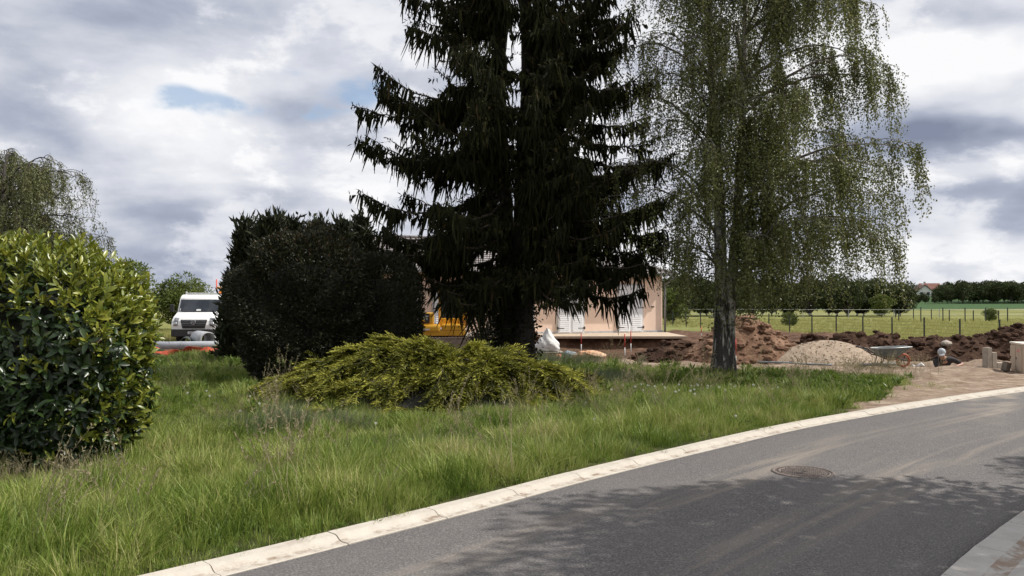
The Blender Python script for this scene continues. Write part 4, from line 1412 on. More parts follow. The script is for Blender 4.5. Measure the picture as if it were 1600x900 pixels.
def scatter_grass():
    rng = np.random.default_rng(123)
    PTS, IDX, SCL = [], [], []
    def put(x, y, idx, s, zoff=0.0):
        PTS.append(np.stack([x, y, height(x, y) + zoff], 1)); IDX.append(idx); SCL.append(s)
    # the verge and lawn
    for (x0, x1, y0, y1, dens) in ((-7, 3.2, 3.8, 9.5, 270), (-10, 6, 9.5, 14.5, 190), (-13, 10.2, 14.5, 20, 120), (-15, 10.2, 20, 27.5, 75)):
        n = int((x1 - x0) * (y1 - y0) * dens * 1.15)
        x = rng.uniform(x0, x1, n); y = rng.uniform(y0, y1, n)
        ok = np.abs(x / y) < 0.70
        x, y = x[ok], y[ok]
        d, _ = road_dist(x, y)
        g = grass_mask(x, y)
        thin = (0.22 + 0.78 * sstep(-d, 0.0, 0.30)) * (1 - 0.75 * sstep(fbm(x * 1.1, y * 1.1, 88), 0.62, 0.72))
        ok = (d < 0.07) & (rng.random(len(x)) < g * thin)
        x, y, d = x[ok], y[ok], d[ok]
        n = len(x)
        patch = fbm(x * 0.55, y * 0.55, 61)
        # the trodden patch between hedge and juniper stays short, the strip by the road grows long
        short = np.exp(-((x + 4.3) / 2.0) ** 2 - ((y - 12.4) / 1.7) ** 2) + 0.35 * sstep(y, 19, 22)
        hgt = np.clip(0.18 + 1.15 * patch + 0.75 * sstep(fbm(x * 2.4, y * 2.4, 67), 0.42, 0.66) + 0.35 * np.exp(-((d + 1.2) / 0.9) ** 2) - 0.75 * short, 0.30, 1.6) * (0.45 + 0.55 * sstep(-d, 0.0, 0.55)) * (1 - 0.45 * np.exp(-((y - 7.7) / 0.6) ** 2) * sstep(-x, 3.8, 4.6)) * (1 - 0.5 * np.exp(-((x + 1.4) / 3.2) ** 2 - ((y - 13.0) / 0.5) ** 2)) * (1 - 0.35 * sstep(x, 5.0, 7.5))
        idx = rng.integers(0, 5, n)
        dry = rng.random(n) < 0.10 + 0.55 * np.exp(-(d / 0.22) ** 2) + 0.45 * short
        idx[dry] = rng.integers(5, 7, dry.sum())
        wd = rng.random(n) < 0.05 + 0.10 * sstep(fbm(x * 1.7, y * 1.7, 93), 0.52, 0.66) + 0.35 * np.exp(-((x - 7.2) / 1.3) ** 2 - ((y - 17.8) / 2.2) ** 2) + 0.04 * sstep(patch, 0.5, 0.7)
        idx[wd] = rng.integers(11, 13, wd.sum())
        sd_ = rng.random(n) < 0.002 + 0.010 * sstep(patch, 0.52, 0.65)
        idx[sd_] = rng.integers(9, 11, sd_.sum())
        put(x, y, idx, hgt * rng.uniform(0.65, 1.3, n) * np.where((idx == 11) | (idx == 12), 0.45 + 0.5 * sstep(y, 12, 17), 1.0))
    # long grey-green clumps: in front of the juniper, beside the bush
    for cx, cy, rx, ry, n, s in ((-3.35, 11.4, 0.35, 0.35, 60, 1.0), (-2.6, 11.6, 0.5, 0.3, 40, 0.75), (-1.15, 13.6, 0.35, 0.2, 40, 0.75), (0.0, 12.4, 0.9, 0.4, 60, 0.6), (1.6, 13.5, 1.0, 0.5, 70, 0.6), (1.9, 17.4, 0.7, 0.8, 80, 0.9),
                             (-4.4, 14.6, 0.8, 0.3, 40, 0.6), (1.2, 24.0, 1.8, 0.7, 130, 0.9), (-0.6, 9.9, 1.5, 0.5, 60, 0.55)):
        x = rng.normal(cx, rx * 0.6, n); y = rng.normal(cy, ry * 0.6, n)
        put(x, y, rng.integers(7, 9, n), s * rng.uniform(0.6, 1.15, n))
    # seed stalks along the foot of the laurel and at the end of the lawn
    n = 170
    x = rng.uniform(-7.4, -3.9, n); y = rng.normal(7.7, 0.3, n)
    put(x, y, rng.integers(9, 11, n), rng.uniform(0.3, 0.7, n))
    x = rng.normal(8.3, 0.6, 90); y = rng.normal(18.9, 0.4, 90)
    put(x, y, rng.integers(9, 11, 90), rng.uniform(0.6, 1.2, 90))
    # dandelion clocks
    x = rng.normal(3.3, 1.1, 46); y = rng.normal(15.2, 0.8, 46)
    put(x, y, np.full(46, 13), rng.uniform(0.7, 1.2, 46))
    x = rng.uniform(-6, 4, 30); y = rng.uniform(11, 19, 30)
    put(x, y, np.full(30, 13), rng.uniform(0.6, 1.0, 30))
    # coarse tufts: paddock, field behind the truck, edges of the bare ground
    n = 8000
    y = 27 + 55 * rng.random(n) ** 1.6; x = y * rng.uniform(0.15, 0.68, n)
    ok = (x > fence_x(np.minimum(y, 60)) - 0.3)
    put(x[ok], y[ok], np.full(ok.sum(), 14), rng.uniform(0.5, 1.0, ok.sum()))
    n = 3000
    y = rng.uniform(27.5, 48, n); x = -y * rng.uniform(0.33, 0.48, n)
    _, _, dz, _, _ = zones(x, y)
    ok = rng.random(n) > dz
    put(x[ok], y[ok], np.full(ok.sum(), 14), rng.uniform(0.5, 1.1, ok.sum()))
    n = 500
    x = rng.uniform(5, 11, n); y = rng.uniform(13, 24, n)
    d, _ = road_dist(x, y)
    ok = (d < -0.1) & (grass_mask(x, y) < 0.4) & (fbm(x * 0.9, y * 0.9, 71) > 0.58)
    put(x[ok], y[ok], rng.integers(5, 7, ok.sum()), rng.uniform(0.6, 1.1, ok.sum()))
    P = np.concatenate(PTS); I = np.concatenate(IDX); S = np.concatenate(SCL)
    n = len(P)
    me = bpy.data.meshes.new('grass')
    me.vertices.add(n); me.vertices.foreach_set('co', P.astype(np.float32).ravel()); me.update()
    for nm, ty, arr in (('idx', 'INT', I.astype(np.int32)), ('scl', 'FLOAT', S.astype(np.float32))):
        a = me.attributes.new(nm, ty, 'POINT'); a.data.foreach_set('value', arr)
    rot = np.stack([rng.normal(0, 0.10, n), rng.normal(0, 0.10, n), np.where((I == 7) | (I == 8), rng.normal(0, 0.5, n), rng.uniform(0, 6.28, n))], 1)
    a = me.attributes.new('rot', 'FLOAT_VECTOR', 'POINT'); a.data.foreach_set('vector', rot.astype(np.float32).ravel())
    o = bpy.data.objects.new('grass', me); col.objects.link(o)
    tag(o, 'long uncut green grass with weeds and seed heads along the kerb', 'grass', kind='stuff')
    ng = bpy.data.node_groups.new('scatter_tufts', 'GeometryNodeTree')
    ng.interface.new_socket('Geometry', in_out='INPUT', socket_type='NodeSocketGeometry')
    ng.interface.new_socket('Geometry', in_out='OUTPUT', socket_type='NodeSocketGeometry')
    N = ng.nodes; L = ng.links
    gi = N.new('NodeGroupInput'); go = N.new('NodeGroupOutput')
    ci = N.new('GeometryNodeCollectionInfo'); ci.inputs['Collection'].default_value = protos
    ci.inputs['Separate Children'].default_value = True; ci.inputs['Reset Children'].default_value = True
    ip = N.new('GeometryNodeInstanceOnPoints'); ip.inputs['Pick Instance'].default_value = True
    def attr(nm, ty):
        q = N.new('GeometryNodeInputNamedAttribute'); q.data_type = ty; q.inputs['Name'].default_value = nm
        return q.outputs['Attribute']
    L.new(gi.outputs[0], ip.inputs['Points']); L.new(ci.outputs[0], ip.inputs['Instance'])
    L.new(attr('idx', 'INT'), ip.inputs['Instance Index'])
    e2r = N.new('FunctionNodeEulerToRotation'); L.new(attr('rot', 'FLOAT_VECTOR'), e2r.inputs[0]); L.new(e2r.outputs[0], ip.inputs['Rotation'])
    L.new(attr('scl', 'FLOAT'), ip.inputs['Scale']); L.new(ip.outputs[0], go.inputs[0])
    md = o.modifiers.new('scatter', 'NODES'); md.node_group = ng
    print('grass tufts', n)
scatter_grass()

# ------------------------------------------------------------------ materials of built things
M_RENDER = pm('peach_render', (0.86, 0.66, 0.53), (0.81, 0.62, 0.495), 1.3, 0.9, 0.25, bscale=60, dist=0.004)
M_WHITE = pm('white_paint', (0.82, 0.83, 0.85), (0.76, 0.77, 0.79), 3, 0.55)
M_ROOF = pm('grey_brown_tile', (0.17, 0.155, 0.15), (0.27, 0.245, 0.235), 5, 0.85, 0.3)
M_ZINC = pm('zinc_gutter', (0.20, 0.21, 0.22), (0.28, 0.29, 0.30), 8, 0.5, 0, 0.4)
M_IRON = pm('black_iron', (0.03, 0.03, 0.03), (0.05, 0.045, 0.04), 20, 0.6)
M_SLAB = pm('terrace_concrete', (0.50, 0.40, 0.30), (0.42, 0.33, 0.245), 2.5, 0.9, 0.2)
M_CONC = pm('raw_concrete', (0.42, 0.37, 0.31), (0.33, 0.29, 0.245), 7, 0.92, 0.4)
M_PLASTIC_GREY = pm('grey_pvc', (0.36, 0.38, 0.41), (0.30, 0.32, 0.35), 5, 0.45)
M_POST = pm('dark_green_post', (0.030, 0.040, 0.036), (0.022, 0.030, 0.028), 9, 0.55)


def soil_mat(name, a, b, c, scale=3.5, bump=1.0):
    m, k, p = principled(name)
    tc = k.n('ShaderNodeTexCoord').outputs['Object']
    n = k.noise(tc, scale, 9, 0.7)
    k.put(p.inputs['Base Color'], k.ramp(n, [(0.3, a), (0.5, b), (0.68, c)]))
    p.inputs['Roughness'].default_value = 0.95
    p.inputs['Specular IOR Level'].default_value = 0.15
    bp = k.n('ShaderNodeBump'); bp.inputs['Strength'].default_value = bump; bp.inputs['Distance'].default_value = 0.06
    k.put(bp.inputs['Height'], k.noise(tc, scale * 3, 9, 0.72)); k.put(p.inputs['Normal'], bp.outputs[0])
    return m


M_SOIL = soil_mat('brown_heaped_soil', (0.105, 0.060, 0.038), (0.205, 0.120, 0.078), (0.33, 0.21, 0.142))
M_DARKSOIL = soil_mat('dark_shaded_soil', (0.030, 0.016, 0.010), (0.062, 0.034, 0.022), (0.115, 0.068, 0.045))  # dark brown dug soil, with shade on the banks put into the colour
M_GRAVEL = soil_mat('pale_sand_gravel', (0.30, 0.225, 0.165), (0.43, 0.335, 0.255), (0.56, 0.46, 0.365), 14, 0.8)


# ------------------------------------------------------------------ the house
def house():
    Y0, z0 = 37.0, 0.46
    x0, x1, D, He = -7.55, 6.95, 7.4, 2.62
    TH = R(22)
    root = empty('bungalow', (x1 - x1 * math.cos(TH), Y0 - x1 * math.sin(TH), z0), TH, 'peach rendered bungalow with white shutters and grey tiled hip roof', 'house')
    w = MB()
    w.box(((x0 + x1) / 2, D / 2, He / 2 - 0.2), (x1 - x0, D, He + 0.4))
    w.build('wall', M_RENDER, root)
    MB().box(((x0 + x1) / 2, D / 2, -0.16), (x1 - x0 + 0.05, D + 0.05, 0.45)).build('plinth', pm('grey_plinth', (0.52, 0.52, 0.52), (0.45, 0.45, 0.46), 3, 0.9), root)
    # hip roof
    ov = 0.45
    ex0, ex1, ey0, ey1 = x0 - ov, x1 + ov, -ov, D + ov
    zr = He + 1.65
    ym = D / 2
    rx0, rx1 = -5.9, 3.4
    V = [(ex0, ey0, He), (ex1, ey0, He), (ex1, ey1, He), (ex0, ey1, He), (rx0, ym, zr), (rx1, ym, zr)]
    V2 = [(a, b, c - 0.12) for a, b, c in V]
    mb_ = MB()
    mb_.add(V, [(0, 1, 5, 4), (2, 3, 4, 5)])
    mb_.add(V, [(1, 2, 5), (3, 0, 4)])
    mb_.add([(ex0, ey0, He - 0.02), (ex1, ey0, He - 0.02), (ex1, ey1, He - 0.02), (ex0, ey1, He - 0.02)], [(3, 2, 1, 0)])
    rf = mb_.build('roof', M_ROOF, root)
    # courses of tiles, each course a stepped band on the front and side slopes
    nco = 16
    tl = []
    for q in range(nco):
        t0, t1 = q / nco, (q + 1) / nco
        def band(a, b, c, d):
            A, B, C, E = (np.array(V[i]) for i in (a, b, c, d))
            p0, p1 = A + (E - A) * t0, B + (C - B) * t0
            p2, p3 = B + (C - B) * (t1 + 0.01), A + (E - A) * (t1 + 0.01)
            nrm = np.cross(p1 - p0, p3 - p0); nrm = nrm / np.linalg.norm(nrm)
            lo, hi = nrm * 0.045, nrm * 0.012
            Vb = [p0 + lo, p1 + lo, p2 + hi, p3 + hi, p0, p1]
            return Vb
        for quad in ((0, 1, 5, 4), (1, 2, 5, 5), (3, 0, 4, 4)):
            Vb = band(*quad)
            MB().add(Vb, [(0, 1, 2, 3), (4, 5, 1, 0)]).build('tile_course', M_ROOF, rf)
    # ridge tiles
    for a, b in ((4, 5), (0, 4), (1, 5)):
        A, B = Vector(V[a]), Vector(V[b])
        MB().cyl(A + Vector((0, 0, 0.04)), B + Vector((0, 0, 0.04)), 0.08, 8).build('ridge', M_ROOF, rf)
    # gutter and downpipe
    g = MB()
    prof = [(0.0, 0.06), (0.0, -0.03), (-0.03, -0.07), (-0.08, -0.08), (-0.12, -0.05), (-0.13, 0.03)]
    Vg = []
    for xx in (ex0 - 0.05, ex1 + 0.05):
        Vg += [(xx, ey0 - 0.005 + o, He + z) for o, z in prof]
    n = len(prof)
    g.add(Vg, [(i, i + 1, n + i + 1, n + i) for i in range(n - 1)])
    gut = g.build('gutter', M_ZINC, root)
    MB().tube([(ex1 - 0.1, ey0 - 0.06, He - 0.06), (ex1 - 0.1, ey0 - 0.04, He - 0.18), (x1 + 0.08, -0.10, He - 0.45), (x1 + 0.08, -0.10, He - 0.7), (x1 + 0.08, -0.10, -0.35)], 0.05, 10).build('downpipe', M_ZINC, gut)
    # shuttered french windows
    def shutters(px, w_):
        r_ = (px - 800) / FPX
        xc = x1 + (r_ * Y0 - x1) / (math.cos(TH) - r_ * math.sin(TH))
        MB().box((xc, -0.02, 1.06), (w_ + 0.14, 0.05, 2.22)).build('window_frame', pm('pale_surround', (0.72, 0.68, 0.64)), root)
        for sgn in (-1, 1):
            lw = w_ / 2 - 0.012
            cx = xc + sgn * (w_ / 4 + 0.003)
            s = MB().box((cx, -0.075, 1.06), (lw, 0.035, 2.12), bevel=0.006).build('shutter', M_WHITE, root)
            for zz in np.arange(0.10, 2.06, 0.085):
                MB().box((cx, -0.098, zz), (lw - 0.12, 0.012, 0.066), Matrix.Rotation(R(-14), 4, 'X')).build('slat', M_WHITE, s)
            for zz in (0.22, 1.1, 1.92):
                MB().box((cx + sgn * lw * 0.32, -0.102, zz), (lw * 0.55, 0.012, 0.045)).build('hinge', M_IRON, s)
            MB().box((xc + sgn * (w_ / 2 + 0.03), -0.10, 0.22), (0.05, 0.06, 0.12)).build('hinge_pin', M_IRON, s)
            MB().box((xc + sgn * (w_ / 2 + w_ * 0.46), -0.03, 1.15), (0.14, 0.06, 0.05)).build('shutter_stay', M_IRON, root)
    for px in (891, 984, 812, 700, 610):
        shutters(px, 1.24)
    # doorstep
    MB().box((2.75, -0.14, -0.05), (0.65, 0.2, 0.07), bevel=0.01).build('doorstep', M_WHITE, root)
    # terrace
    ter = MB()
    ter.box((2.2, 34.50, 0.395), (9.8, 4.1, 0.10), bevel=0.012)
    tag(ter.build('terrace_slab', M_SLAB), 'sandy concrete terrace slab above a cut soil bank', 'terrace')
house()


# ------------------------------------------------------------------ heaps
def heap(name, label, c, rx, ry, H, mat, seed, power=1.2, rough=0.28, clods=350, csize=(0.03, 0.12), ridge=None, clod_mat=None, n=110):
    root = empty(name, (c[0], c[1], gz(*c) - 0.06), 0, label, 'heap')
    u = np.linspace(-1.05, 1.05, n)
    U, V = np.meshgrid(u, u)
    X, Y = U * rx, V * ry
    q = np.sqrt(U ** 2 + V ** 2)
    ang = fbm(U * 1.5 + 5, V * 1.5, seed) - 0.5
    def hz(X, Y):
        U, V = X / rx, Y / ry
        if ridge is None:
            q = np.sqrt(U ** 2 + V ** 2) + (fbm(U * 1.5 + 5, V * 1.5, seed) - 0.5) * 0.25
            base = np.clip(1 - q, 0, 1)
            base = (1 - (1 - base) ** power) if power > 1 else base
        else:
            t = (U + 1) / 2
            base = np.interp(t, ridge[0], ridge[1]) * np.clip(1 - np.abs(V) ** 1.5, 0, 1)
        z = base * H + (fbm(X * 2.2, Y * 2.2, seed + 3, 6, 0.58) - 0.5) * rough * (0.25 + base) - 0.03
        return z
    Z = hz(X, Y)
    i = (np.arange(n - 1)[:, None] * n + np.arange(n - 1)[None, :])
    F = np.stack([i, i + 1, i + n + 1, i + n], -1).reshape(-1, 4)
    MB().add(np.stack([X, Y, Z], -1).reshape(-1, 3), F, 0.5, True).build('mound', mat, root)
    rng = np.random.default_rng(seed)
    b = MB()
    bm0 = bmesh.new(); bmesh.ops.create_icosphere(bm0, subdivisions=1, radius=1)
    bm0.verts.index_update()
    V0 = np.array([v.co[:] for v in bm0.verts]); F0 = np.array([[v.index for v in f.verts] for f in bm0.faces]); bm0.free()
    x = rng.uniform(-1, 1, clods) * rx; y = rng.uniform(-1, 0.5, clods) * ry
    if ridge is None:
        a = rng.uniform(0, 6.28, clods); r = np.sqrt(rng.uniform(0.02, 1.1, clods)); x = rx * r * np.cos(a); y = ry * r * np.sin(a)
    z = hz(x, y)
    for j in range(clods):
        s = csize[0] + (csize[1] - csize[0]) * rng.random() ** 3
        vv = V0 * (1 + rng.normal(0, 0.18, (len(V0), 1))) * s * np.array([1.2, 1.0, 0.75])
        b.add(vv + np.array([x[j], y[j], max(z[j], 0.0) + s * 0.25]), F0)
    b.build('clods', clod_mat or mat, root, kind='stuff')
    return root


xm, ym_ = gp(1186, 560)
heap('soil_heap', 'tall cone of lumpy brown soil behind the birch trunk', (5.95 + 1.35, 24.9), 2.35, 1.7, 1.55, M_SOIL, 3, 1.12, 0.34, 620, (0.03, 0.13))
heap('soil_heap', 'low spread of dark soil between terrace slab and birch trunk', (5.4, 25.6), 1.75, 1.4, 0.62, M_DARKSOIL, 8, 1.3, 0.32, 300)
heap('gravel_heap', 'pale smooth mound of sandy gravel beside the wheelbarrow', (9.40, 24.0), 2.0, 1.25, 0.72, M_GRAVEL, 5, 1.75, 0.06, 900, (0.008, 0.03))
heap('spoil_bank', 'long dark bank of dug soil behind the wheelbarrow and the man', (13.1, 26.0), 4.15, 1.35, 1.0, M_DARKSOIL, 12, ridge=([0, .04, .10, .17, .22, .30, .36, .42, .48, .55, .62, .70, .78, .86, .93, .97, 1.0], [0, .62, .85, .62, .86, .80, .95, .72, .62, .84, .78, .90, .80, 1.12, 1.16, .7, 0]), rough=0.5, clods=520, csize=(0.03, 0.15), n=190)
heap('soil_heap', 'dark rough soil heap behind the white sacks', (0.55, 29.2), 1.25, 1.0, 1.02, M_DARKSOIL, 16, 1.3, 0.45, 300, (0.03, 0.14))
heap('soil_heap', 'reddish brown low heap in front of the wire fence beside the terrace', (10.0, 33.5), 2.3, 1.6, 0.55, M_DARKSOIL, 18, 1.5, 0.4, 260, (0.03, 0.14))
rk = MB()
bmr = bmesh.new(); bmesh.ops.create_icosphere(bmr, subdivisions=2, radius=0.16)
for v in bmr.verts:
    v.co *= 1 + 0.35 * (math.sin(v.co.x * 31 + 1) * math.cos(v.co.y * 27) * 0.5)
    v.co.z *= 0.7
bmr.transform(Matrix.Translation((at(1478, 537, 25.3)))); rk.bm(bmr)
tag(rk.build('boulder', M_CONC), 'pale grey stone lying on the dark soil bank above the man', 'stone')


# ------------------------------------------------------------------ fences
def post_row(name, label, pts, h, w, mat, wires, post_z=None):
    a0 = Vector((pts[0][0], pts[0][1], 0))
    root = empty(name, a0, 0, label, 'fence')
    me = MB().box((0, 0, h / 2 - 0.1), (w, w, h + 0.2), bevel=w * 0.12).mesh('post', mat)
    cap = MB().box((0, 0, h + 0.008), (w * 1.15, w * 1.15, 0.02), bevel=w * 0.1).mesh('cap', mat)
    for x, y in pts:
        z = gz(x, y)
        p = bpy.data.objects.new('post', me); col.objects.link(p); p.parent = root; p.location = (x - a0.x, y - a0.y, z)
        c = bpy.data.objects.new('cap', cap); col.objects.link(c); c.parent = p
    for zz, r, m in wires:
        P = [(x - a0.x, y - a0.y, gz(x, y) + zz) for x, y in pts]
        MB().tube(P, r, 4).build('wire', m, root)
    return root


M_WIRE = pm('green_wire', (0.07, 0.085, 0.075), None, 5, 0.6)
M_TAPE = pm('white_fence_tape', (0.72, 0.72, 0.68), None, 5, 0.7)
fp = []
for k_ in range(-1, 17):
    Yk = 60.0 * (1 - 0.0317 * k_)
    fp.append((12.05 + 0.591 * k_, Yk))
post_row('wire_fence', 'dark post and wire fence running behind the soil heaps', fp, 1.08, 0.055, M_POST, [(z, 0.004, M_WIRE) for z in np.arange(0.12, 1.05, 0.155)])
post_row('wire_fence', 'far straight row of tall thin dark posts across the pasture', [(((px - 800) / FPX) * 70.5, 70.5) for px in (1404, 1438.5, 1473, 1507.6, 1540, 1574, 1608, 1642)], 1.30, 0.07, M_POST, [(1.1, 0.006, M_WIRE), (0.6, 0.006, M_WIRE)])
post_row('wire_fence', 'far slanting row of shorter dark posts across the pasture', [(((px - 800) / FPX) * y, y) for px, y in ((1399, 85), (1427, 81), (1455, 78), (1483, 75), (1520.5, 71.8), (1560, 68.6), (1601, 65.6))], 1.05, 0.07, M_POST, [(0.95, 0.006, M_WIRE)])
post_row('tape_fence', 'thin white tape fence across the pasture before the tree belt', [(x, 88.0) for x in np.arange(17, 62, 5.0)], 1.0, 0.05, M_PLASTIC_GREY, [(0.45, 0.016, M_TAPE), (0.95, 0.012, M_TAPE)])


# ------------------------------------------------------------------ far houses
def far_house(name, label, px, y, w, d, hw, hr, roof_c, wall_c, rz):
    x = (px - 800) / FPX * y
    root = empty(name, (x, y, gz(x, y) - 0.2), rz, label, 'house')
    wm = pm(name + '_wall', wall_c, tuple(q * .92 for q in wall_c), 1, 0.9); rm = pm(name + '_roof', roof_c, tuple(q * .7 for q in roof_c), 2, 0.9)
    b = MB()
    V = [(-w / 2, -d / 2, 0), (w / 2, -d / 2, 0), (w / 2, d / 2, 0), (-w / 2, d / 2, 0), (-w / 2, -d / 2, hw), (w / 2, -d / 2, hw), (w / 2, d / 2, hw), (-w / 2, d / 2, hw), (0, -d / 2, hw + hr), (0, d / 2, hw + hr)]
    b.add(V, [(0, 1, 5, 4), (1, 2, 6, 5), (2, 3, 7, 6), (3, 0, 4, 7)]); b.add(V, [(4, 5, 8), (6, 7, 9)])
    b.build('wall', wm, root)
    r = MB()
    e = 0.5
    for s in (-1, 1):
        sl = hr / (w / 2)
        A = [(0, -d / 2 - e, hw + hr + 0.12), (0, d / 2 + e, hw + hr + 0.12), (s * (w / 2 + e), d / 2 + e, hw - e * sl + 0.12), (s * (w / 2 + e), -d / 2 - e, hw - e * sl + 0.12)]
        B = [(p[0], p[1], p[2] - 0.22) for p in A]
        r.add(A + B, [(0, 1, 2, 3), (7, 6, 5, 4), (0, 3, 7, 4), (3, 2, 6, 7), (2, 1, 5, 6)])
    rf = r.build('roof', rm, root)
    MB().box((w * 0.18, d * 0.2, hw + hr), (0.7, 0.7, 1.6), bevel=0.04).build('chimney', wm, rf)
    gm_ = pm(name + '_glass', (0.05, 0.055, 0.06), None, 3, 0.2)
    for xx in (-w * 0.22, w * 0.22):
        f = MB().box((xx, -d / 2 - 0.02, hw * 0.5), (1.3, 0.08, 1.4), bevel=0.03).build('window', wm, root)
        MB().box((xx, -d / 2 - 0.07, hw * 0.5), (1.1, 0.03, 1.2)).build('pane', gm_, f)


far_house('white_cottage', 'distant white gabled house with dull red roof on the rise', 1440, 318, 5.4, 9.0, 2.2, 2.3, (0.14, 0.075, 0.062), (0.72, 0.71, 0.68), R(-12))
far_house('grey_cottage', 'distant house with dark grey slate roof left of the white gable', 1427, 326, 8.0, 10.0, 1.6, 2.4, (0.055, 0.058, 0.068), (0.40, 0.40, 0.40), R(84))
far_house('red_cottage', 'distant house with red tiled roof right of the white gable', 1452, 330, 7.0, 7.0, 2.0, 2.6, (0.20, 0.085, 0.065), (0.45, 0.40, 0.36), R(80))

# ------------------------------------------------------------------ the tipper truck
def truck():
    y = 34.6
    x = (304 - 800) / FPX * y
    root = empty('tipper_truck', (x, y, gz(x, y)), R(4), 'white flatbed truck with black grille parked nose on behind the pipes', 'truck')
    root.scale = (1.0, 1.0, 0.96)
    paint = pm('white_truck_paint', (0.80, 0.80, 0.79), (0.76, 0.76, 0.75), 2, 0.3)
    black = pm('black_bumper_plastic', (0.018, 0.018, 0.019), (0.028, 0.028, 0.028), 12, 0.55)
    tyre = pm('tyre_rubber', (0.014, 0.014, 0.014), (0.022, 0.021, 0.020), 20, 0.85)
    steel = pm('steel_rim', (0.35, 0.35, 0.35), None, 8, 0.45, 0, 0.6)
    chrome = pm('chrome_badge', (0.55, 0.55, 0.56), None, 5, 0.25, 0, 0.8)
    lamp = pm('headlamp_lens', (0.30, 0.31, 0.33), (0.16, 0.17, 0.18), 12, 0.12)
    m, k, p = principled('windscreen_glass')
    tc = k.n('ShaderNodeTexCoord').outputs['Object']
    k.put(p.inputs['Base Color'], k.mix(k.smooth(k.noise(tc, 1.5, 3), 0.4, 0.6), (0.020, 0.026, 0.034), (0.040, 0.048, 0.060)))
    p.inputs['Roughness'].default_value = 0.06
    glass = m
    # cab: a loft of the front seen outline; sections (height, half width, front y) back to y=1.9
    secs = [(0.42, 0.93, -0.02), (0.62, 0.98, -0.10), (0.86, 0.985, -0.12), (1.05, 0.97, -0.08), (1.20, 0.945, 0.03), (1.34, 0.93, 0.30), (1.42, 0.93, 0.48), (2.06, 0.915, 0.80), (2.17, 0.905, 0.92), (2.23, 0.87, 1.06)]
    V, F = [], []
    ns = 13
    for z, w, fy in secs:
        for q in np.linspace(-1, 1, ns - 4):
            V.append((w * q, fy + 0.16 * abs(q) ** 3.5, z))
        for (xx, yy) in ((w * 1.0, fy + 0.55), (w, 1.9), (-w, 1.9), (-w, fy + 0.55)):
            V.append((xx, yy, z))
    for i in range(len(secs) - 1):
        for j in range(ns):
            F.append((i * ns + j, i * ns + (j + 1) % ns, (i + 1) * ns + (j + 1) % ns, (i + 1) * ns + j))
    b = MB().add(V, F, 0.5, False)
    b.f.append(np.array([[(len(secs) - 1) * ns + j for j in range(ns)]])); b.tone.append(np.array([.5])); b.sm.append(np.array([False]))
    cab = b.build('cab', paint, root)
    # windscreen set 4 mm proud of the sloping front
    def on_front(z, q, off):
        zs = [s[0] for s in secs]
        w = np.interp(z, zs, [s[1] for s in secs]); fy = np.interp(z, zs, [s[2] for s in secs])
        return (w * q, fy + 0.16 * abs(q) ** 3.5 - off, z)
    def front_patch(name, zs, qs, mat, parent, off, thick=0.03, curve=None):
        Vp, Fp = [], []
        nz, nq = len(zs), len(qs)
        for a_, z in enumerate(zs):
            for q in qs:
                qq = q * (1.0 if curve is None else curve[a_])
                Vp.append(on_front(z, qq, off))
        for a_ in range(nz - 1):
            for j in range(nq - 1):
                Fp.append((a_ * nq + j, a_ * nq + j + 1, (a_ + 1) * nq + j + 1, (a_ + 1) * nq + j))
        Vb = [(v[0], v[1] + thick, v[2]) for v in Vp]
        nn = len(Vp)
        ring = [j for j in range(nq)] + [a_ * nq + nq - 1 for a_ in range(1, nz)] + [(nz - 1) * nq + j for j in range(nq - 2, -1, -1)] + [a_ * nq for a_ in range(nz - 2, 0, -1)]
        Fs = [(ring[j], ring[(j + 1) % len(ring)], nn + ring[(j + 1) % len(ring)], nn + ring[j]) for j in range(len(ring))]
        return MB().add(Vp + Vb, Fp + Fs).build(name, mat, parent)
    ws = front_patch('windscreen', [1.46, 1.6, 1.8, 2.0], np.linspace(-0.93, 0.93, 9), glass, root, 0.012)
    front_patch('wiper_tray', [1.425, 1.452], np.linspace(-0.8, 0.8, 7), black, root, 0.012)
    front_patch('sticker', [1.48, 1.56], (-0.08, 0.12), pm('white_card', (0.75, 0.76, 0.76)), ws, 0.022, 0.008)
    front_patch('sticker', [1.48, 1.60], (-0.90, -0.84), pm('white_card2', (0.70, 0.71, 0.72)), ws, 0.022, 0.008)
    gr = front_patch('grille', [0.70, 0.80, 1.0, 1.09], np.linspace(-0.56, 0.56, 7), black, root, 0.02, 0.03, [0.86, 0.9, 1.0, 1.02])
    for z in (0.83, 0.91, 0.99, 1.06):
        front_patch('grille_bar', [z - 0.012, z + 0.012], np.linspace(-0.5, 0.5, 5), pm('dark_chrome', (0.16, 0.16, 0.165), None, 5, 0.4, 0, 0.5), gr, 0.038, 0.02)
    bd = MB()
    c = on_front(0.97, 0, 0.06)
    bd.lathe([(0.105, 0.02), (0.112, 0.0), (0.100, -0.012), (0.088, 0.0), (0.088, 0.02)], 24, c, 'Y')
    for pts in (((-0.055, 0.07), (0.0, -0.005)), ((0.055, 0.07), (0.0, -0.005)), ((-0.085, 0.03), (-0.04, -0.075)), ((-0.04, -0.075), (0.0, 0.0)), ((0.0, 0.0), (0.04, -0.075)), ((0.04, -0.075), (0.085, 0.03))):
        (ax, az), (bx, bz) = pts
        bd.cyl((c[0] + ax, c[1], c[2] + az), (c[0] + bx, c[1], c[2] + bz), 0.011, 6)
    bd.build('badge', chrome, gr)
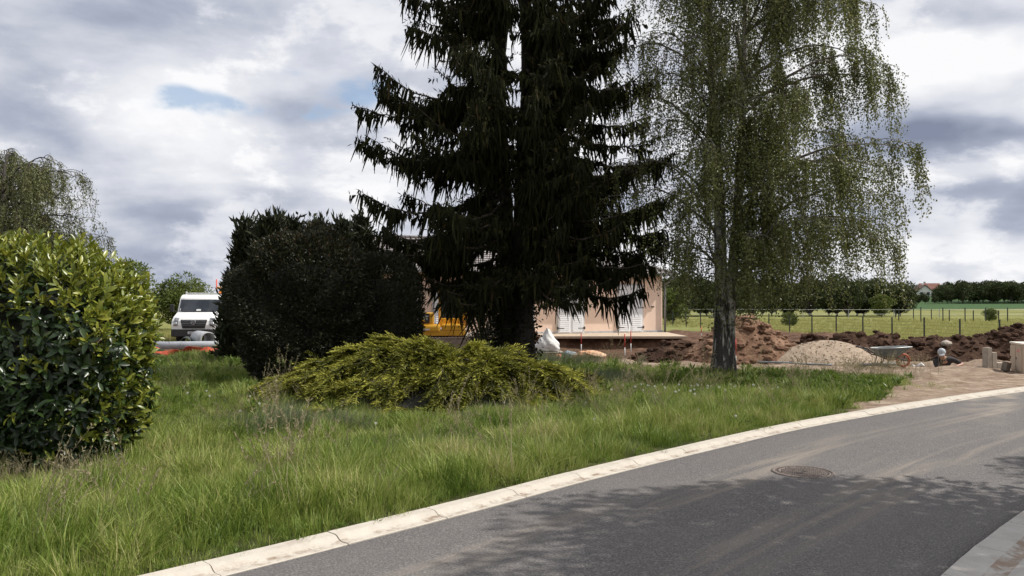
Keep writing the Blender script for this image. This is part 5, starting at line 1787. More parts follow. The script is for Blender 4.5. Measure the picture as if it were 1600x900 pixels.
    for s in (-1, 1):
        qs = (0.68, 0.80, 0.90) if s > 0 else (-0.90, -0.80, -0.68)
        hl = front_patch('headlight', [0.80, 0.92, 1.05, 1.17], qs, lamp, root, 0.016)
        hc = on_front(0.90, s * 0.79, 0.03)
        MB().lathe([(0.075, 0.0), (0.07, -0.012), (0.04, -0.016), (0.0005, -0.016)], 16, hc, 'Y').build('reflector', chrome, hl)
        # mirrors, side windows, wheels
        mr = MB().box((s * 1.13, 0.55, 1.60), (0.17, 0.10, 0.36), bevel=0.03).build('mirror', black, root)
        MB().cyl((s * 0.93, 0.62, 1.45), (s * 1.10, 0.57, 1.48), 0.02, 6).build('mirror_arm', black, mr)
        wv = [(s * 0.925, 0.75, 1.48), (s * 0.925, 1.6, 1.48), (s * 0.915, 1.6, 2.0), (s * 0.915, 1.08, 2.0)]
        MB().add([(a_ + s * 0.012, b_, c_) for a_, b_, c_ in wv], [(0, 1, 2, 3)]).build('side_window', glass, root)
        for yy in (0.78, 4.0):
            wh = empty('wheel', (s * 0.82, yy, 0.34)); wh.parent = root
            MB().lathe([(0.19, -0.11), (0.32, -0.115), (0.345, -0.08), (0.345, 0.08), (0.32, 0.115), (0.19, 0.11)], 24, (0, 0, 0), 'X').build('tyre', tyre, wh)
            MB().lathe([(0.0005, s * 0.06), (0.10, s * 0.07), (0.17, s * 0.04), (0.20, s * 0.10)], 20, (0, 0, 0), 'X').build('rim', steel, wh)
    # bumper and number plate
    bp = MB()
    Vb = []
    for z in (0.32, 0.36, 0.55, 0.66):
        for q in np.linspace(-1, 1, 9):
            Vb.append((0.99 * q, -0.15 + 0.18 * abs(q) ** 3.5 + (0.03 if z < 0.34 else 0), z))
    Fb = [(a_ * 9 + j, a_ * 9 + j + 1, (a_ + 1) * 9 + j + 1, (a_ + 1) * 9 + j) for a_ in range(3) for j in range(8)]
    bp.add(Vb, Fb)
    bp.box((0, 0.12, 0.49), (1.90, 0.36, 0.30), bevel=0.03)
    bo = bp.build('bumper', black, root)
    pl = MB().box((0.04, -0.175, 0.50), (0.52, 0.02, 0.11), bevel=0.004).build('number_plate', pm('plate_white', (0.62, 0.63, 0.64)), bo)
    text_mesh('plate_text', 'AB 746 VF', 0.10, black, pl, Matrix.Translation((0.04, -0.188, 0.50)) @ Matrix.Rotation(R(90), 4, 'X'), 0.002)
    # load bed, headboard frame, beacon, tools
    ch = MB(); ch.box((0, 3.2, 0.55), (0.9, 4.4, 0.16)); ch.build('chassis', black, root)
    bed = MB().box((0, 3.6, 0.80), (2.05, 3.3, 0.10), bevel=0.01)
    for s in (-1, 1):
        bed.box((s * 1.02, 3.6, 1.03), (0.035, 3.3, 0.38), bevel=0.006)
    bed.build('load_bed', paint, root)
    fr = MB()
    for s in (-1, 1):
        fr.box((s * 1.0, 2.02, 1.58), (0.06, 0.06, 1.60), bevel=0.008)
    for z in (0.95, 1.3, 1.7, 2.08, 2.30):
        fr.box((0, 2.02, z), (1.93, 0.045, 0.05), bevel=0.006)
    fr.build('headboard', paint, root)
    bc = MB().lathe([(0.0005, 0.17), (0.04, 0.16), (0.06, 0.11), (0.062, 0.03)], 16, (0.62, 1.6, 2.26)).build('beacon', pm('orange_beacon', (0.75, 0.22, 0.03), None, 4, 0.25), root)
    MB().lathe([(0.07, 0.0), (0.07, 0.035), (0.0005, 0.04)], 16, (0.62, 1.6, 2.25)).build('beacon_base', black, bc)
    tag(MB().tube([(x - 0.25, y + 3.3, 1.0), (x - 0.27, y + 3.3, 2.9)], 0.035, 8).build('striped_pole', pm('red_white_pole', (0.60, 0.10, 0.07), (0.65, 0.65, 0.63), 1.1, 0.6, lo=0.48, hi=0.52)), 'red and white pole standing on the truck bed', 'pole')
    tag(MB().box((x + 0.12, y + 3.2, 2.44), (0.62, 0.3, 0.13), Matrix.Rotation(R(12), 4, 'Y'), bevel=0.02).box((x + 0.12, y + 3.2, 1.6), (0.3, 0.25, 1.6)).build('timber_offcut', pm('orange_timber', (0.62, 0.36, 0.17), (0.50, 0.28, 0.12), 5, 0.8)), 'orange timber board propped up on the truck bed', 'timber')
truck()


# ------------------------------------------------------------------ pipes and tape in front of the truck
def tube_hollow(a, b, r, t, mat, name, label, cat, group=None, sides=24):
    a, b = Vector(a), Vector(b)
    L = (b - a).length
    mb_ = MB().lathe([(r - t, 0), (r, 0), (r, L), (r - t, L), (r - t, 0)], sides)
    o = mb_.build(name, mat)
    o.location = a
    o.rotation_euler = (b - a).to_track_quat('Z', 'Y').to_euler()
    return tag(o, label, cat, group)


z_ = gz(-13, 30)
tube_hollow((-14.6, 29.9, 0.18), (-9.6, 30.6, 0.20), 0.155, 0.012, M_PLASTIC_GREY, 'drain_pipe', 'long grey plastic drain pipe lying on the grass before the truck', 'pipe')
tube_hollow((-12.75, 32.5, 0.36), (-11.95, 31.5, 0.34), 0.31, 0.05, pm('concrete_grey_ring', (0.42, 0.43, 0.45), (0.33, 0.34, 0.36), 6, 0.7), 'pipe_ring', 'short wide grey pipe ring beside the truck bumper', 'pipe')
tube_hollow((-13.15, 32.4, 0.22), (-12.9, 31.6, 0.20), 0.22, 0.02, M_POST, 'black_hose_coil', 'short dark pipe end lying left of the wide grey ring', 'pipe')
for i, dx in enumerate((-0.42, -0.28, -0.14, 0.0, 0.2, 0.34)):
    tube_hollow((-13.75 + dx, 31.3, 0.09), (-13.79 + dx, 30.9, 0.30 - 0.02 * (i % 3)), 0.055, 0.008, M_WHITE, 'pipe_fitting', 'small white pipe fitting standing on end behind the long drain pipe', 'pipe', 'pipe fittings', 12)
rt = random.Random(4)
for i in range(9):
    xx, yy = -15.6 + i * 0.16, 31.0 + rt.uniform(-.1, .2)
    o = tag(MB().box((0, 0, 0), (0.16, 0.20, 0.16), bevel=0.02).build('paving_block', M_CONC), 'pale concrete block in the row behind the long drain pipe', 'block', 'row of concrete blocks')
    o.location = (xx, yy, gz(xx, yy) + 0.08); o.rotation_euler = (0, 0, rt.uniform(-.5, .5))
tp = MB()
n = 60
t = np.linspace(0, 1, n)
X = -13.9 + 4.6 * t; Y = 27.6 + 0.5 * t + 0.06 * np.sin(t * 40)
Zt = height(X, Y) + 0.11 + 0.025 * np.sin(t * 23) + 0.02 * np.sin(t * 57)
S = np.stack([0.05 * np.sin(t * 31), 0.10 * np.cos(t * 17), 0.085 + 0.02 * np.sin(t * 44)], 1)
V = np.concatenate([np.stack([X, Y, Zt], 1) - S, np.stack([X, Y, Zt], 1) + S])
tp.add(V, [(i, i + 1, n + i + 1, n + i) for i in range(n - 1)])
tape = tp.build('barrier_netting', pm('orange_netting', (0.50, 0.085, 0.035), (0.36, 0.05, 0.025), 9, 0.7))
sm = tape.modifiers.new('thick', 'SOLIDIFY'); sm.thickness = 0.012
tag(tape, 'crumpled orange red barrier netting lying in front of the grey pipe', 'netting')


# ------------------------------------------------------------------ excavator
def excavator():
    y = 30.0
    x = (686 - 800) / FPX * y
    root = empty('mini_excavator', (x, y, gz(x, y)), R(6), 'yellow excavator with black badge panel behind the juniper', 'excavator')
    yel = pm('excavator_yellow', (0.66, 0.36, 0.035), (0.58, 0.30, 0.028), 3, 0.4, 0.05)
    blk = pm('excavator_black', (0.02, 0.02, 0.02), (0.03, 0.03, 0.028), 9, 0.6)
    mud = pm('muddy_steel', (0.30, 0.25, 0.21), (0.18, 0.145, 0.12), 9, 0.85, 0.4)
    gls = pm('cab_glass', (0.03, 0.035, 0.04), None, 3, 0.08)
    for s in (-1, 1):
        pr = []
        for a in np.linspace(math.pi / 2, 3 * math.pi / 2, 9): pr.append((-0.75 + 0.25 * math.cos(a), 0.25 + 0.25 * math.sin(a)))
        for a in np.linspace(-math.pi / 2, math.pi / 2, 9): pr.append((0.95 + 0.25 * math.cos(a), 0.25 + 0.25 * math.sin(a)))
        n = len(pr)
        V = [(a, s * 0.72 - 0.17, b) for a, b in pr] + [(a, s * 0.72 + 0.17, b) for a, b in pr]
        b = MB().add(V, [(i, (i + 1) % n, n + (i + 1) % n, n + i) for i in range(n)])
        b.f.append(np.array([list(range(n))[::-1]])); b.f.append(np.array([[n + i for i in range(n)]])); b.tone += [np.array([.5])] * 2; b.sm += [np.array([False])] * 2
        trk = b.build('track', mud, root)
        for q in range(n):
            a, c = pr[q], pr[(q + 1) % n]
            L = math.hypot(c[0] - a[0], c[1] - a[1])
            for f in np.arange(0.0, 1, max(0.12 / max(L, .01), 0.5) if L < 0.3 else 0.12 / L):
                px_, pz_ = a[0] + (c[0] - a[0]) * f, a[1] + (c[1] - a[1]) * f
                ang = math.atan2(c[1] - a[1], c[0] - a[0])
                MB().box((px_, s * 0.72, pz_), (0.05, 0.36, 0.04), Matrix.Rotation(-ang, 4, 'Y')).build('track_shoe', mud, trk)
    MB().lathe([(0.45, 0.42), (0.45, 0.56), (0.0005, 0.56)], 24).build('slew_ring', blk, root)
    # upper body: deck, counterweight shell, engine hood
    MB().box((0.02, 0, 0.66), (1.90, 1.50, 0.20), bevel=0.05).build('deck', yel, root)
    cw = MB().box((-0.45, 0, 0.82), (1.00, 1.56, 0.30), bevel=0.09).build('counterweight', yel, root)
    MB().box((0.52, -0.30, 0.86), (0.85, 0.92, 0.26), bevel=0.06).build('side_cover', yel, root)
    hood = MB().box((-0.55, 0.0, 1.18), (0.72, 1.30, 0.46), bevel=0.06).build('engine_hood', yel, root)
    pn = MB().box((-0.58, -0.665, 1.20), (0.46, 0.03, 0.36), bevel=0.006).build('badge_panel', blk, hood)
    text_mesh('badge_letters', 'CAT', 0.22, pm('letter_white', (0.75, 0.75, 0.74)), pn, Matrix.Translation((-0.60, -0.683, 1.21)) @ Matrix.Rotation(R(90), 4, 'X'), 0.003)
    MB().add([(-0.68, -0.690, 1.09), (-0.50, -0.690, 1.09), (-0.59, -0.690, 1.17)], [(0, 1, 2)]).build('badge_triangle', yel, pn)
    MB().box((-0.60, -0.79, 0.80), (0.5, 0.006, 0.06)).build('decal', pm('white_decal', (0.66, 0.65, 0.62)), cw)
    MB().lathe([(0.045, 0), (0.05, 0.02), (0.0005, 0.02)], 14, (-0.12, -0.76, 0.78), 'Y').build('tow_eye', pm('dark_red_lens', (0.25, 0.03, 0.02)), cw)
    # cab
    cb = MB()
    for (px_, py_) in ((0.02, -0.10), (0.98, -0.10), (0.02, 0.72), (0.98, 0.72)):
        cb.box((px_, py_, 1.65), (0.07, 0.07, 1.55), bevel=0.01)
    cb.box((0.5, 0.31, 2.46), (1.10, 0.95, 0.09), bevel=0.03)
    cb.box((0.5, 0.31, 1.03), (1.02, 0.88, 0.34), bevel=0.03)
    cab = cb.build('cab', yel, root)
    for a in (((0.06, -0.105, 1.2), (0.94, -0.105, 1.2), (0.94, -0.105, 2.4), (0.06, -0.105, 2.4)), ((0.985, -0.06, 1.2), (0.985, 0.68, 1.2), (0.985, 0.68, 2.4), (0.985, -0.06, 2.4)), ((0.015, -0.06, 1.4), (0.015, 0.68, 1.4), (0.015, 0.68, 2.4), (0.015, -0.06, 2.4))):
        MB().add(a, [(0, 1, 2, 3)]).build('cab_window', gls, cab)
    bo = MB().tube([(0.75, -0.42, 0.85), (1.35, -0.42, 1.9), (2.2, -0.42, 2.15)], [0.13, 0.12, 0.09], 8).build('boom', yel, root)
    MB().tube([(2.15, -0.42, 2.2), (2.75, -0.42, 1.0)], [0.09, 0.07], 8).build('dipper_arm', yel, bo)
    bk = MB()
    pr = [(0, 0), (0.32, -0.05), (0.42, -0.3), (0.2, -0.5), (0.0, -0.42)]
    bk.add([(2.62 + a, -0.67, 1.0 + b) for a, b in pr] + [(2.62 + a, -0.17, 1.0 + b) for a, b in pr], [(i, (i + 1) % 5, 5 + (i + 1) % 5, 5 + i) for i in range(4)])
    bk.add([(2.62 + a, -0.67, 1.0 + b) for a, b in pr], [(0, 1, 2, 3, 4)]); bk.add([(2.62 + a, -0.17, 1.0 + b) for a, b in pr], [(4, 3, 2, 1, 0)])
    bk.build('bucket', mud, bo)
excavator()
tag(MB().tube([tuple(at(652, 545, 23.0)), tuple(at(652, 462, 23.0))], 0.02, 8).build('garden_stake', pm('weathered_stake', (0.38, 0.36, 0.34), (0.28, 0.26, 0.25), 9, 0.8)), 'thin grey stake standing between the dark bush and excavator', 'stake')


# ------------------------------------------------------------------ sacks, stakes, pallet
def lump(name, label, cat, c, s, mat, seed, detail=0.25, sub=4, peak=0.0, flat=0.05):
    bm = bmesh.new()
    bmesh.ops.create_icosphere(bm, subdivisions=sub, radius=1)
    P = np.array([v.co[:] for v in bm.verts])
    rr = 1 + detail * ((fbm(P[:, 0] * 2.2 + P[:, 2] * 1.7, P[:, 1] * 2.2 - P[:, 2], seed, 4) - 0.5) * 2) + 0.05 * np.sin(P[:, 0] * 9 + P[:, 2] * 14 + seed)
    P = P * rr[:, None]
    if peak:
        w = np.clip(P[:, 2], 0, 2)
        P[:, 0] *= 1 - 0.62 * sstep(w, 0.0, 0.9); P[:, 1] *= 1 - 0.62 * sstep(w, 0.0, 0.9)
        P[:, 2] = np.where(P[:, 2] > 0, P[:, 2] * peak, P[:, 2])
    P = P * np.array(s)
    P[:, 2] = np.maximum(P[:, 2] + s[2] * 0.35, -flat)
    for v, p_ in zip(bm.verts, P):
        v.co = Vector(p_)
    o = MB().bm(bm, True).build(name, mat)
    o.location = c
    return tag(o, label, cat)


def bx(px, py, y):
    v = at(px, py, y)
    return (v.x, v.y, max(gz(v.x, v.y), v.z))
M_SACK = pm('white_sack', (0.74, 0.73, 0.71), (0.60, 0.59, 0.57), 5, 0.75, 0.8, bscale=9, dist=0.05)
yb = 27.3
def gpt(px, y):
    x = (px - 800) / FPX * y
    return x, y
x_, y_ = gpt(856, yb)
lump('white_sack', 'tall peaked white builders sack on the pallet', 'sack', (x_, y_, 0.22), (0.42, 0.36, 0.28), M_SACK, 3, 0.16, 4, 2.3)
x_, y_ = gpt(838, yb)
lump('white_sack', 'small round white sack beside the tall peaked one', 'sack', (x_, y_, 0.22), (0.15, 0.2, 0.16), M_SACK, 5, 0.15, 3)
def pallet():
    x, y = gpt(849, yb)
    root = empty('pallet', (x, y, gz(x, y)), R(3), 'grey wooden pallet carrying white sacks near the soil heap', 'pallet')
    wd = pm('weathered_board', (0.42, 0.38, 0.34), (0.30, 0.27, 0.24), 9, 0.9)
    for q in range(6):
        MB().box((0, -0.45 + q * 0.18, 0.185), (1.3, 0.12, 0.022), bevel=0.003).build('board', wd, root)
    for s in (-0.55, 0, 0.55):
        MB().box((s, 0, 0.16), (0.1, 1.0, 0.022)).build('stringer', wd, root)
        for q in (-0.42, 0, 0.42):
            MB().box((s, q, 0.065), (0.1, 0.13, 0.16), bevel=0.004).build('foot_block', wd, root)
pallet()
x_, y_ = gpt(889, 26.9)
lump('plastic_sheet', 'crumpled grey blue plastic sheeting next to the sacks', 'sheeting', (x_, y_, gz(x_, y_)), (0.32, 0.26, 0.20), pm('blue_grey_film', (0.28, 0.33, 0.38), (0.13, 0.16, 0.19), 6, 0.25, 0.7, bscale=8, dist=0.06), 7, 0.4, 4)
x_, y_ = gpt(922, 26.5)
lump('orange_sack', 'torn orange sack lying on the grass edge', 'sack', (x_, y_, gz(x_, y_)), (0.50, 0.30, 0.17), pm('orange_sack_cloth', (0.62, 0.27, 0.12), (0.72, 0.50, 0.34), 3.5, 0.75, 0.8, bscale=7, dist=0.06), 9, 0.42, 4)
x_, y_ = gpt(872, 26.7)
lump('orange_scrap', 'small reddish scrap of sacking before the pallet', 'sack', (x_, y_, gz(x_, y_)), (0.12, 0.10, 0.07), pm('red_scrap', (0.55, 0.20, 0.12), (0.4, 0.15, 0.09), 6, 0.8), 12, 0.35, 3)

M_RED = pm('red_stake_paint', (0.55, 0.055, 0.035), (0.45, 0.04, 0.03), 9, 0.6)
M_STW = pm('white_stake_paint', (0.70, 0.70, 0.68), None, 9, 0.6)
for px, top, bot, lab in ((908, 521, 545, 'red and white survey stake below the first shutters'), (976, 522, 560, 'tall red and white survey stake at the edge of the lawn'), (985.5, 517, 545, 'thin red and white survey stake in front of the right shutters'),
                          (1095.5, 511, 524, 'short red topped stake on the soil beyond the terrace'), (1149, 530, 573, 'red and white stake standing against the birch trunk')):
    y = {908: 30.2, 976: 25.8, 985.5: 30.6, 1095.5: 38.0, 1149: 22.4}[px]
    a, b = at(px, top, y), at(px, bot, y)
    g0 = gz(a.x, y)
    root = empty('survey_stake', (a.x, y, g0), 0, lab, 'stake', 'survey stakes')
    h = max(a.z - g0, 0.45)
    MB().cyl((0, 0, -0.1), (0, 0, h * 0.42), 0.018, 8).build('shaft', M_STW, root)
    MB().cyl((0, 0, h * 0.42), (0, 0, h), 0.019, 8).build('painted_top', M_RED, root)


# ------------------------------------------------------------------ wheelbarrow
def wheelbarrow():
    y = 22.35
    x = (1384 - 800) / FPX * y
    root = empty('wheelbarrow', (x, y, gz(x, y) + 0.01), R(-6), 'dark steel wheelbarrow with orange wheel beside the gravel heap', 'wheelbarrow')
    tray = pm('dark_green_tray', (0.10, 0.125, 0.125), (0.16, 0.18, 0.18), 6, 0.5, 0.1, 0.2)
    frm = pm('frame_tube', (0.07, 0.075, 0.075), None, 8, 0.5, 0, 0.3)
    # tray: top rim rectangle to smaller base, rim overhanging at the nose
    top = [(-0.33, -0.30, 0.52), (0.58, -0.30, 0.58), (0.58, 0.30, 0.58), (-0.33, 0.30, 0.52)]
    bot = [(-0.22, -0.19, 0.33), (0.24, -0.19, 0.30), (0.24, 0.19, 0.30), (-0.22, 0.19, 0.33)]
    inn = [(a * 0.96 + 0.01, b * 0.95, c) for a, b, c in top]
    ib = [(a * 0.96, b * 0.95, c + 0.012) for a, b, c in bot]
    b = MB().add(top + bot + inn + ib, [(0, 1, 5, 4), (1, 2, 6, 5), (2, 3, 7, 6), (3, 0, 4, 7), (7, 6, 5, 4), (8, 12, 13, 9), (9, 13, 14, 10), (10, 14, 15, 11), (11, 15, 12, 8), (12, 15, 14, 13), (0, 8, 9, 1), (1, 9, 10, 2), (2, 10, 11, 3), (3, 11, 8, 0)])
    tr = b.build('tray', tray, root)
    MB().tube(top + [top[0]], 0.016, 6).build('rim', pm('bright_rim', (0.40, 0.42, 0.42), None, 6, 0.4, 0, 0.5), tr)
    for s in (-1, 1):
        h = MB().tube([(-0.72, s * 0.28, 0.55), (-0.60, s * 0.28, 0.54), (-0.30, s * 0.24, 0.33), (0.22, s * 0.13, 0.285), (0.50, s * 0.075, 0.20)], 0.017, 8).build('handle_tube', frm, root)
        MB().tube([(-0.73, s * 0.28, 0.55), (-0.61, s * 0.28, 0.542)], 0.022, 8).build('grip', M_IRON, h)
        MB().tube([(-0.18, s * 0.22, 0.32), (-0.25, s * 0.24, 0.0), (-0.10, s * 0.24, 0.0), (0.05, s * 0.19, 0.30)], 0.014, 6).build('leg', frm, root)
    wh = empty('wheel', (0.45, 0, 0.195)); wh.parent = root
    th = np.linspace(0, 2 * math.pi, 25)
    orange = pm('orange_wheel', (0.42, 0.105, 0.04), (0.34, 0.085, 0.035), 8, 0.6)
    MB().lathe([(0.14, -0.035), (0.185, -0.04), (0.197, 0.0), (0.185, 0.04), (0.14, 0.035), (0.14, -0.035)], 26, (0, 0, 0), 'Y').build('tyre', orange, wh)
    sp = MB()
    for a in range(5):
        t = a * 2 * math.pi / 5
        sp.cyl((0, 0, 0), (0.145 * math.cos(t), 0, 0.145 * math.sin(t)), 0.010, 6)
    sp.cyl((0, -0.09, 0), (0, 0.09, 0), 0.014, 8)
    sp.build('rim', frm, wh)
wheelbarrow()
M_COND = pm('blue_grey_conduit', (0.20, 0.23, 0.27), (0.30, 0.32, 0.35), 3, 0.5)
def lying(name, label, p0, p1, r, mat, n=8, cat='pipe'):
    (xa, ya), (xb, yb_) = p0, p1
    t = np.linspace(0, 1, n)
    X = xa + (xb - xa) * t; Y = ya + (yb_ - ya) * t + 0.03 * np.sin(t * 7)
    Z = np.maximum.accumulate(height(X, Y)) * 0 + np.max(height(X, Y)) * 0.6 + height(X, Y) * 0.4 + r
    tag(MB().tube(np.stack([X, Y, Z], 1), r, 8).build(name, mat), label, cat)
lying('conduit', 'straight grey conduit lying before the wheelbarrow', gp(1343, 574), gp(1443, 572), 0.045, M_COND)
lying('conduit', 'long thin blue grey conduit at the foot of the soil and gravel heaps', gp(1150, 568), gp(1300, 575), 0.028, M_COND)
v = at(1424, 569, 22.5)
tag(MB().tube([(v.x, 22.5, gz(v.x, 22.5) + 0.12), (v.x + 0.10, 22.48, gz(v.x, 22.5) + 0.08), (v.x + 0.14, 22.5, gz(v.x, 22.5) + 0.02)], 0.035, 8).build('pipe_elbow', M_WHITE), 'white pipe elbow lying right of the wheelbarrow wheel', 'pipe')
v = at(1436, 570, 22.45)
tag(MB().tube([(v.x - 0.08, 22.45, gz(v.x, 22.45) + 0.02), (v.x + 0.05, 22.45, gz(v.x, 22.45) + 0.09), (v.x + 0.10, 22.42, gz(v.x, 22.45) + 0.03)], 0.045, 8).build('pipe_offcut', M_WHITE), 'white pipe offcut at the end of the straight conduit', 'pipe')


# ------------------------------------------------------------------ meter cabinet and blocks at the roadside
def cabinet():
    c0 = np.array(gp(1597, 584)); c1 = np.array(gp(1574, 577.5))
    d = unit(c1 - c0)
    L = 1.05
    ang = math.atan2(d[1], d[0])
    root = empty('meter_cabinet', (c0[0], c0[1], gz(*c0) - 0.02), ang, 'beige utility meter cabinet with pale lid and red warning mark', 'cabinet')
    bei = pm('beige_cabinet', (0.52, 0.42, 0.32), (0.47, 0.375, 0.285), 3, 0.7)
    lid = pm('pale_lid', (0.70, 0.64, 0.55), (0.64, 0.58, 0.50), 4, 0.7)
    # local +x runs along the front away from the camera, front faces +y side (towards the left of the road)
    MB().box((L / 2, -0.20, 0.36), (L, 0.40, 0.80), bevel=0.012).build('body', bei, root)
    MB().box((L / 2, -0.20, 0.785), (L + 0.05, 0.45, 0.05), bevel=0.012).build('lid', lid, root)
    for k_ in (0.28, 0.79):
        dr = MB().box((k_, 0.008, 0.40), (0.46, 0.03, 0.62), bevel=0.006).build('door', bei, root)
        MB().box((k_ + 0.18, 0.028, 0.40), (0.03, 0.02, 0.06), bevel=0.004).build('latch', M_IRON, dr)
        if k_ < 0.5:
            MB().box((k_ - 0.02, 0.026, 0.61), (0.26, 0.006, 0.075), Matrix.Rotation(R(6), 4, 'Y')).build('warning_mark', pm('red_mark', (0.60, 0.05, 0.07), (0.62, 0.42, 0.36), 14, 0.6), dr)
cabinet()
def stepped_block():
    y = 22.1
    x = (1547 - 800) / FPX * y
    root = empty('stepped_blockwork', (x, y, gz(x, y) - 0.05), R(8), 'stepped beige concrete blocks beside the meter cabinet', 'blockwork')
    for (cx, cy, cz, sx, sy, sz) in ((-0.07, 0.05, 0.30, 0.13, 0.22, 0.60), (0.07, 0.03, 0.235, 0.14, 0.20, 0.47), (0.27, 0.04, 0.09, 0.25, 0.22, 0.19)):
        MB().box((cx, cy, cz), (sx, sy, sz), bevel=0.012).build('block', M_CONC, root)
stepped_block()
x_, y_ = gp(1571, 581)
o = MB().box((0, 0, 0), (0.20, 0.14, 0.24), bevel=0.015).build('tilted_paver', pm('dark_paver', (0.20, 0.17, 0.14), (0.14, 0.115, 0.095), 9, 0.9, 0.4))
o.location = (x_, y_, gz(x_, y_) + 0.115); o.rotation_euler = (R(6), R(14), R(30))
tag(o, 'dark paving block tilted on the ground before the meter cabinet', 'block')
x_, y_ = gp(1528, 573)
o = MB().box((0, 0, 0.12), (0.05, 0.05, 0.34), taper=(0.8, 0.8), bevel=0.005).build('wooden_peg', pm('reddish_peg', (0.34, 0.16, 0.10), (0.26, 0.12, 0.08), 9, 0.85))
o.location = (x_, y_, gz(x_, y_)); o.rotation_euler = (0, R(12), 0.3)
tag(o, 'short reddish wooden peg driven in at the trench end', 'peg')


# ------------------------------------------------------------------ the man in the trench
def skin_body(name, verts, edges, mat, parent, root_i=0, sub=2):
    me = bpy.data.meshes.new(name)
    me.from_pydata([v[0] for v in verts], edges, [])
    o = bpy.data.objects.new(name, me); col.objects.link(o)
    md = o.modifiers.new('skin', 'SKIN')
    md.use_smooth_shade = True
    for i, v in enumerate(verts):
        r = v[1] if isinstance(v[1], tuple) else (v[1], v[1])
        me.skin_vertices[0].data[i].radius = r
        me.skin_vertices[0].data[i].use_root = (i == root_i)
    s = o.modifiers.new('sub', 'SUBSURF'); s.levels = sub; s.render_levels = sub
    dg = bpy.context.evaluated_depsgraph_get()
    m2 = bpy.data.meshes.new_from_object(o.evaluated_get(dg))
    bpy.data.objects.remove(o)
    m2.materials.clear(); m2.materials.append(mat)
    for p_ in m2.polygons: p_.use_smooth = True
    n = bpy.data.objects.new(name, m2); col.objects.link(n); n.parent = parent
    return n


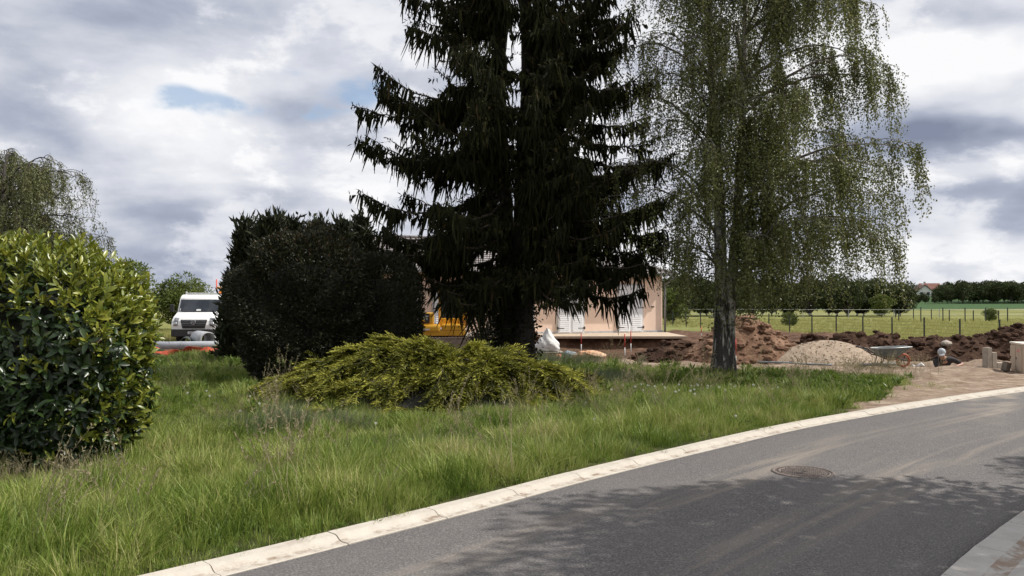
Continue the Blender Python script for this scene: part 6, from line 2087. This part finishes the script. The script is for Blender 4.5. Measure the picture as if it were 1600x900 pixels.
def man():
    y0 = 23.35
    x0 = (1478 - 800) / FPX * y0
    fl = gz(x0, 23.6)
    root = empty('person', (x0, y0, 0), 0, 'man in dark shirt and pale cap bent over in the trench', 'person')
    skin = pm('skin', (0.46, 0.26, 0.18), (0.40, 0.21, 0.15), 8, 0.55)
    shirt = pm('dark_shirt', (0.028, 0.024, 0.027), (0.045, 0.040, 0.042), 9, 0.9, 0.5, bscale=14, dist=0.02)
    trous = pm('dark_trousers', (0.030, 0.032, 0.040), (0.045, 0.046, 0.055), 9, 0.9)
    capm = pm('pale_cap', (0.48, 0.52, 0.56), (0.40, 0.44, 0.48), 9, 0.85)
    S = lambda x, y, z: (x, y, z)
    pel, wst, chest, nck = (0.10, 0.55, -0.32), (0.08, 0.42, -0.12), (0.03, 0.20, 0.10), (-0.08, 0.07, 0.22)
    hd, top = (-0.12, -0.01, 0.30), (-0.15, 0.02, 0.42)
    shl, shr = (0.23, 0.16, 0.16), (-0.20, 0.20, 0.12)
    ell, elr = (0.46, -0.02, 0.02), (-0.26, 0.00, -0.12)
    wrl, wrr = (0.22, -0.16, -0.01), (-0.08, -0.18, -0.08)
    hpl, hpr = (0.19, 0.55, -0.36), (0.0, 0.55, -0.36)
    knl, knr = (0.30, 0.17, -0.50), (-0.12, 0.15, -0.50)
    anl, anr = (0.25, 0.50, fl + 0.09), (-0.06, 0.50, fl + 0.09)
    tol, tor = (0.27, 0.30, fl + 0.035), (-0.08, 0.30, fl + 0.035)
    V = [(pel, (0.13, 0.10)), (wst, (0.14, 0.11)), (chest, (0.15, 0.11)), (nck, 0.055), (hd, (0.075, 0.085)), (top, (0.070, 0.080)),
         (shl, 0.065), (ell, 0.043), (wrl, 0.028), (shr, 0.065), (elr, 0.043), (wrr, 0.028),
         (hpl, 0.09), (knl, 0.06), (anl, 0.04), (tol, 0.035), (hpr, 0.09), (knr, 0.06), (anr, 0.04), (tor, 0.035)]
    E = [(0, 1), (1, 2), (2, 3), (3, 4), (4, 5), (2, 6), (6, 7), (7, 8), (2, 9), (9, 10), (10, 11), (0, 12), (12, 13), (13, 14), (14, 15), (0, 16), (16, 17), (17, 18), (18, 19)]
    # nose and chin
    V += [((-0.135, -0.105, 0.295), 0.014), ((-0.13, -0.075, 0.225), 0.035)]
    E += [(4, 20), (4, 21)]
    for w_i, w, fwd in ((8, wrl, Vector((-0.78, -0.25, -0.35))), (11, wrr, Vector((0.65, -0.45, -0.45)))):
        w = Vector(w); fwd.normalize()
        side = fwd.cross(Vector((0, 0, 1))).normalized(); dn = side.cross(fwd)
        V.append((tuple(w + fwd * 0.06), (0.034, 0.018))); palm = len(V) - 1
        E.append((w_i, palm))
        for q, (o, L) in enumerate(((-0.030, 0.075), (-0.010, 0.085), (0.010, 0.080), (0.029, 0.065))):
            a = w + fwd * 0.105 + side * o; b_ = a + fwd * L * 0.5 + dn * 0.012; c = b_ + fwd * L * 0.25 - Vector((0, 0, L * 0.4))
            for pnt, r in ((a, 0.010), (b_, 0.009), (c, 0.008)):
                V.append((tuple(pnt), r))
            n = len(V)
            E += [(palm, n - 3), (n - 3, n - 2), (n - 2, n - 1)]
        a = w + fwd * 0.035 - side * 0.040; b_ = a + fwd * 0.04 - side * 0.015 - Vector((0, 0, 0.01))
        V += [(tuple(a), 0.011), (tuple(b_), 0.009)]
        n = len(V)
        E += [(palm, n - 2), (n - 2, n - 1)]
    skin_body('body', V, E, skin, root)
    lerp = lambda a, b, t: tuple(Vector(a).lerp(Vector(b), t))
    sv = [(pel, (0.165, 0.135)), (wst, (0.172, 0.142)), (chest, (0.182, 0.142)), (lerp(chest, nck, 0.75), 0.085), (shl, 0.088), (lerp(shl, ell, 0.95), 0.066), (shr, 0.088), (lerp(shr, elr, 0.95), 0.066)]
    skin_body('shirt', sv, [(0, 1), (1, 2), (2, 3), (2, 4), (4, 5), (2, 6), (6, 7)], shirt, root)
    tv = [(pel, (0.15, 0.125)), (hpl, 0.112), (knl, 0.082), (lerp(knl, anl, 0.92), 0.062), (hpr, 0.112), (knr, 0.082), (lerp(knr, anr, 0.92), 0.062)]
    skin_body('trousers', tv, [(0, 1), (1, 2), (2, 3), (0, 4), (4, 5), (5, 6)], trous, root)
    for a, t_ in ((anl, tol), (anr, tor)):
        skin_body('boot', [(a, 0.055), (lerp(a, t_, 0.5), 0.052), (t_, 0.045)], [(0, 1), (1, 2)], M_IRON, root)
    hair = MB().lathe([(0.0005, 0.11), (0.06, 0.10), (0.098, 0.05), (0.10, 0.0), (0.088, -0.06), (0.06, -0.08)], 16)
    ho = hair.build('hair', pm('dark_hair', (0.03, 0.022, 0.018)), root); ho.location = (-0.125, 0.035, 0.355)
    for s in (-1, 1):
        bm = bmesh.new(); bmesh.ops.create_uvsphere(bm, u_segments=8, v_segments=6, radius=1)
        bm.transform(Matrix.Translation((-0.12 + s * 0.092, 0.0, 0.315)) @ Matrix.Diagonal((0.012, 0.022, 0.032, 1)))
        MB().bm(bm, True).build('ear', skin, root)
        bm = bmesh.new(); bmesh.ops.create_uvsphere(bm, u_segments=8, v_segments=6, radius=0.011)
        bm.transform(Matrix.Translation((-0.13 + s * 0.033, -0.082, 0.322)))
        MB().bm(bm, True).build('eye', M_IRON, root)
    cp = MB().lathe([(0.0005, 0.112), (0.055, 0.100), (0.095, 0.060), (0.112, 0.0), (0.113, -0.025), (0.105, -0.025)], 20)
    pk = []
    for a in np.linspace(-0.75, 0.75, 7):
        pk.append((0.110 * math.sin(a), -0.110 * math.cos(a), -0.02)); pk.append((0.120 * math.sin(a) * 0.95, -0.105 * math.cos(a) - 0.085, -0.045))
    F = [(2 * i, 2 * i + 1, 2 * i + 3, 2 * i + 2) for i in range(6)]
    cp.add(pk, F); cp.add([(a, b, c + 0.008) for a, b, c in pk], F)
    co = cp.build('cap', capm, root); co.location = (-0.13, 0.015, 0.375); co.rotation_euler = (R(18), R(-8), R(-30))
man()
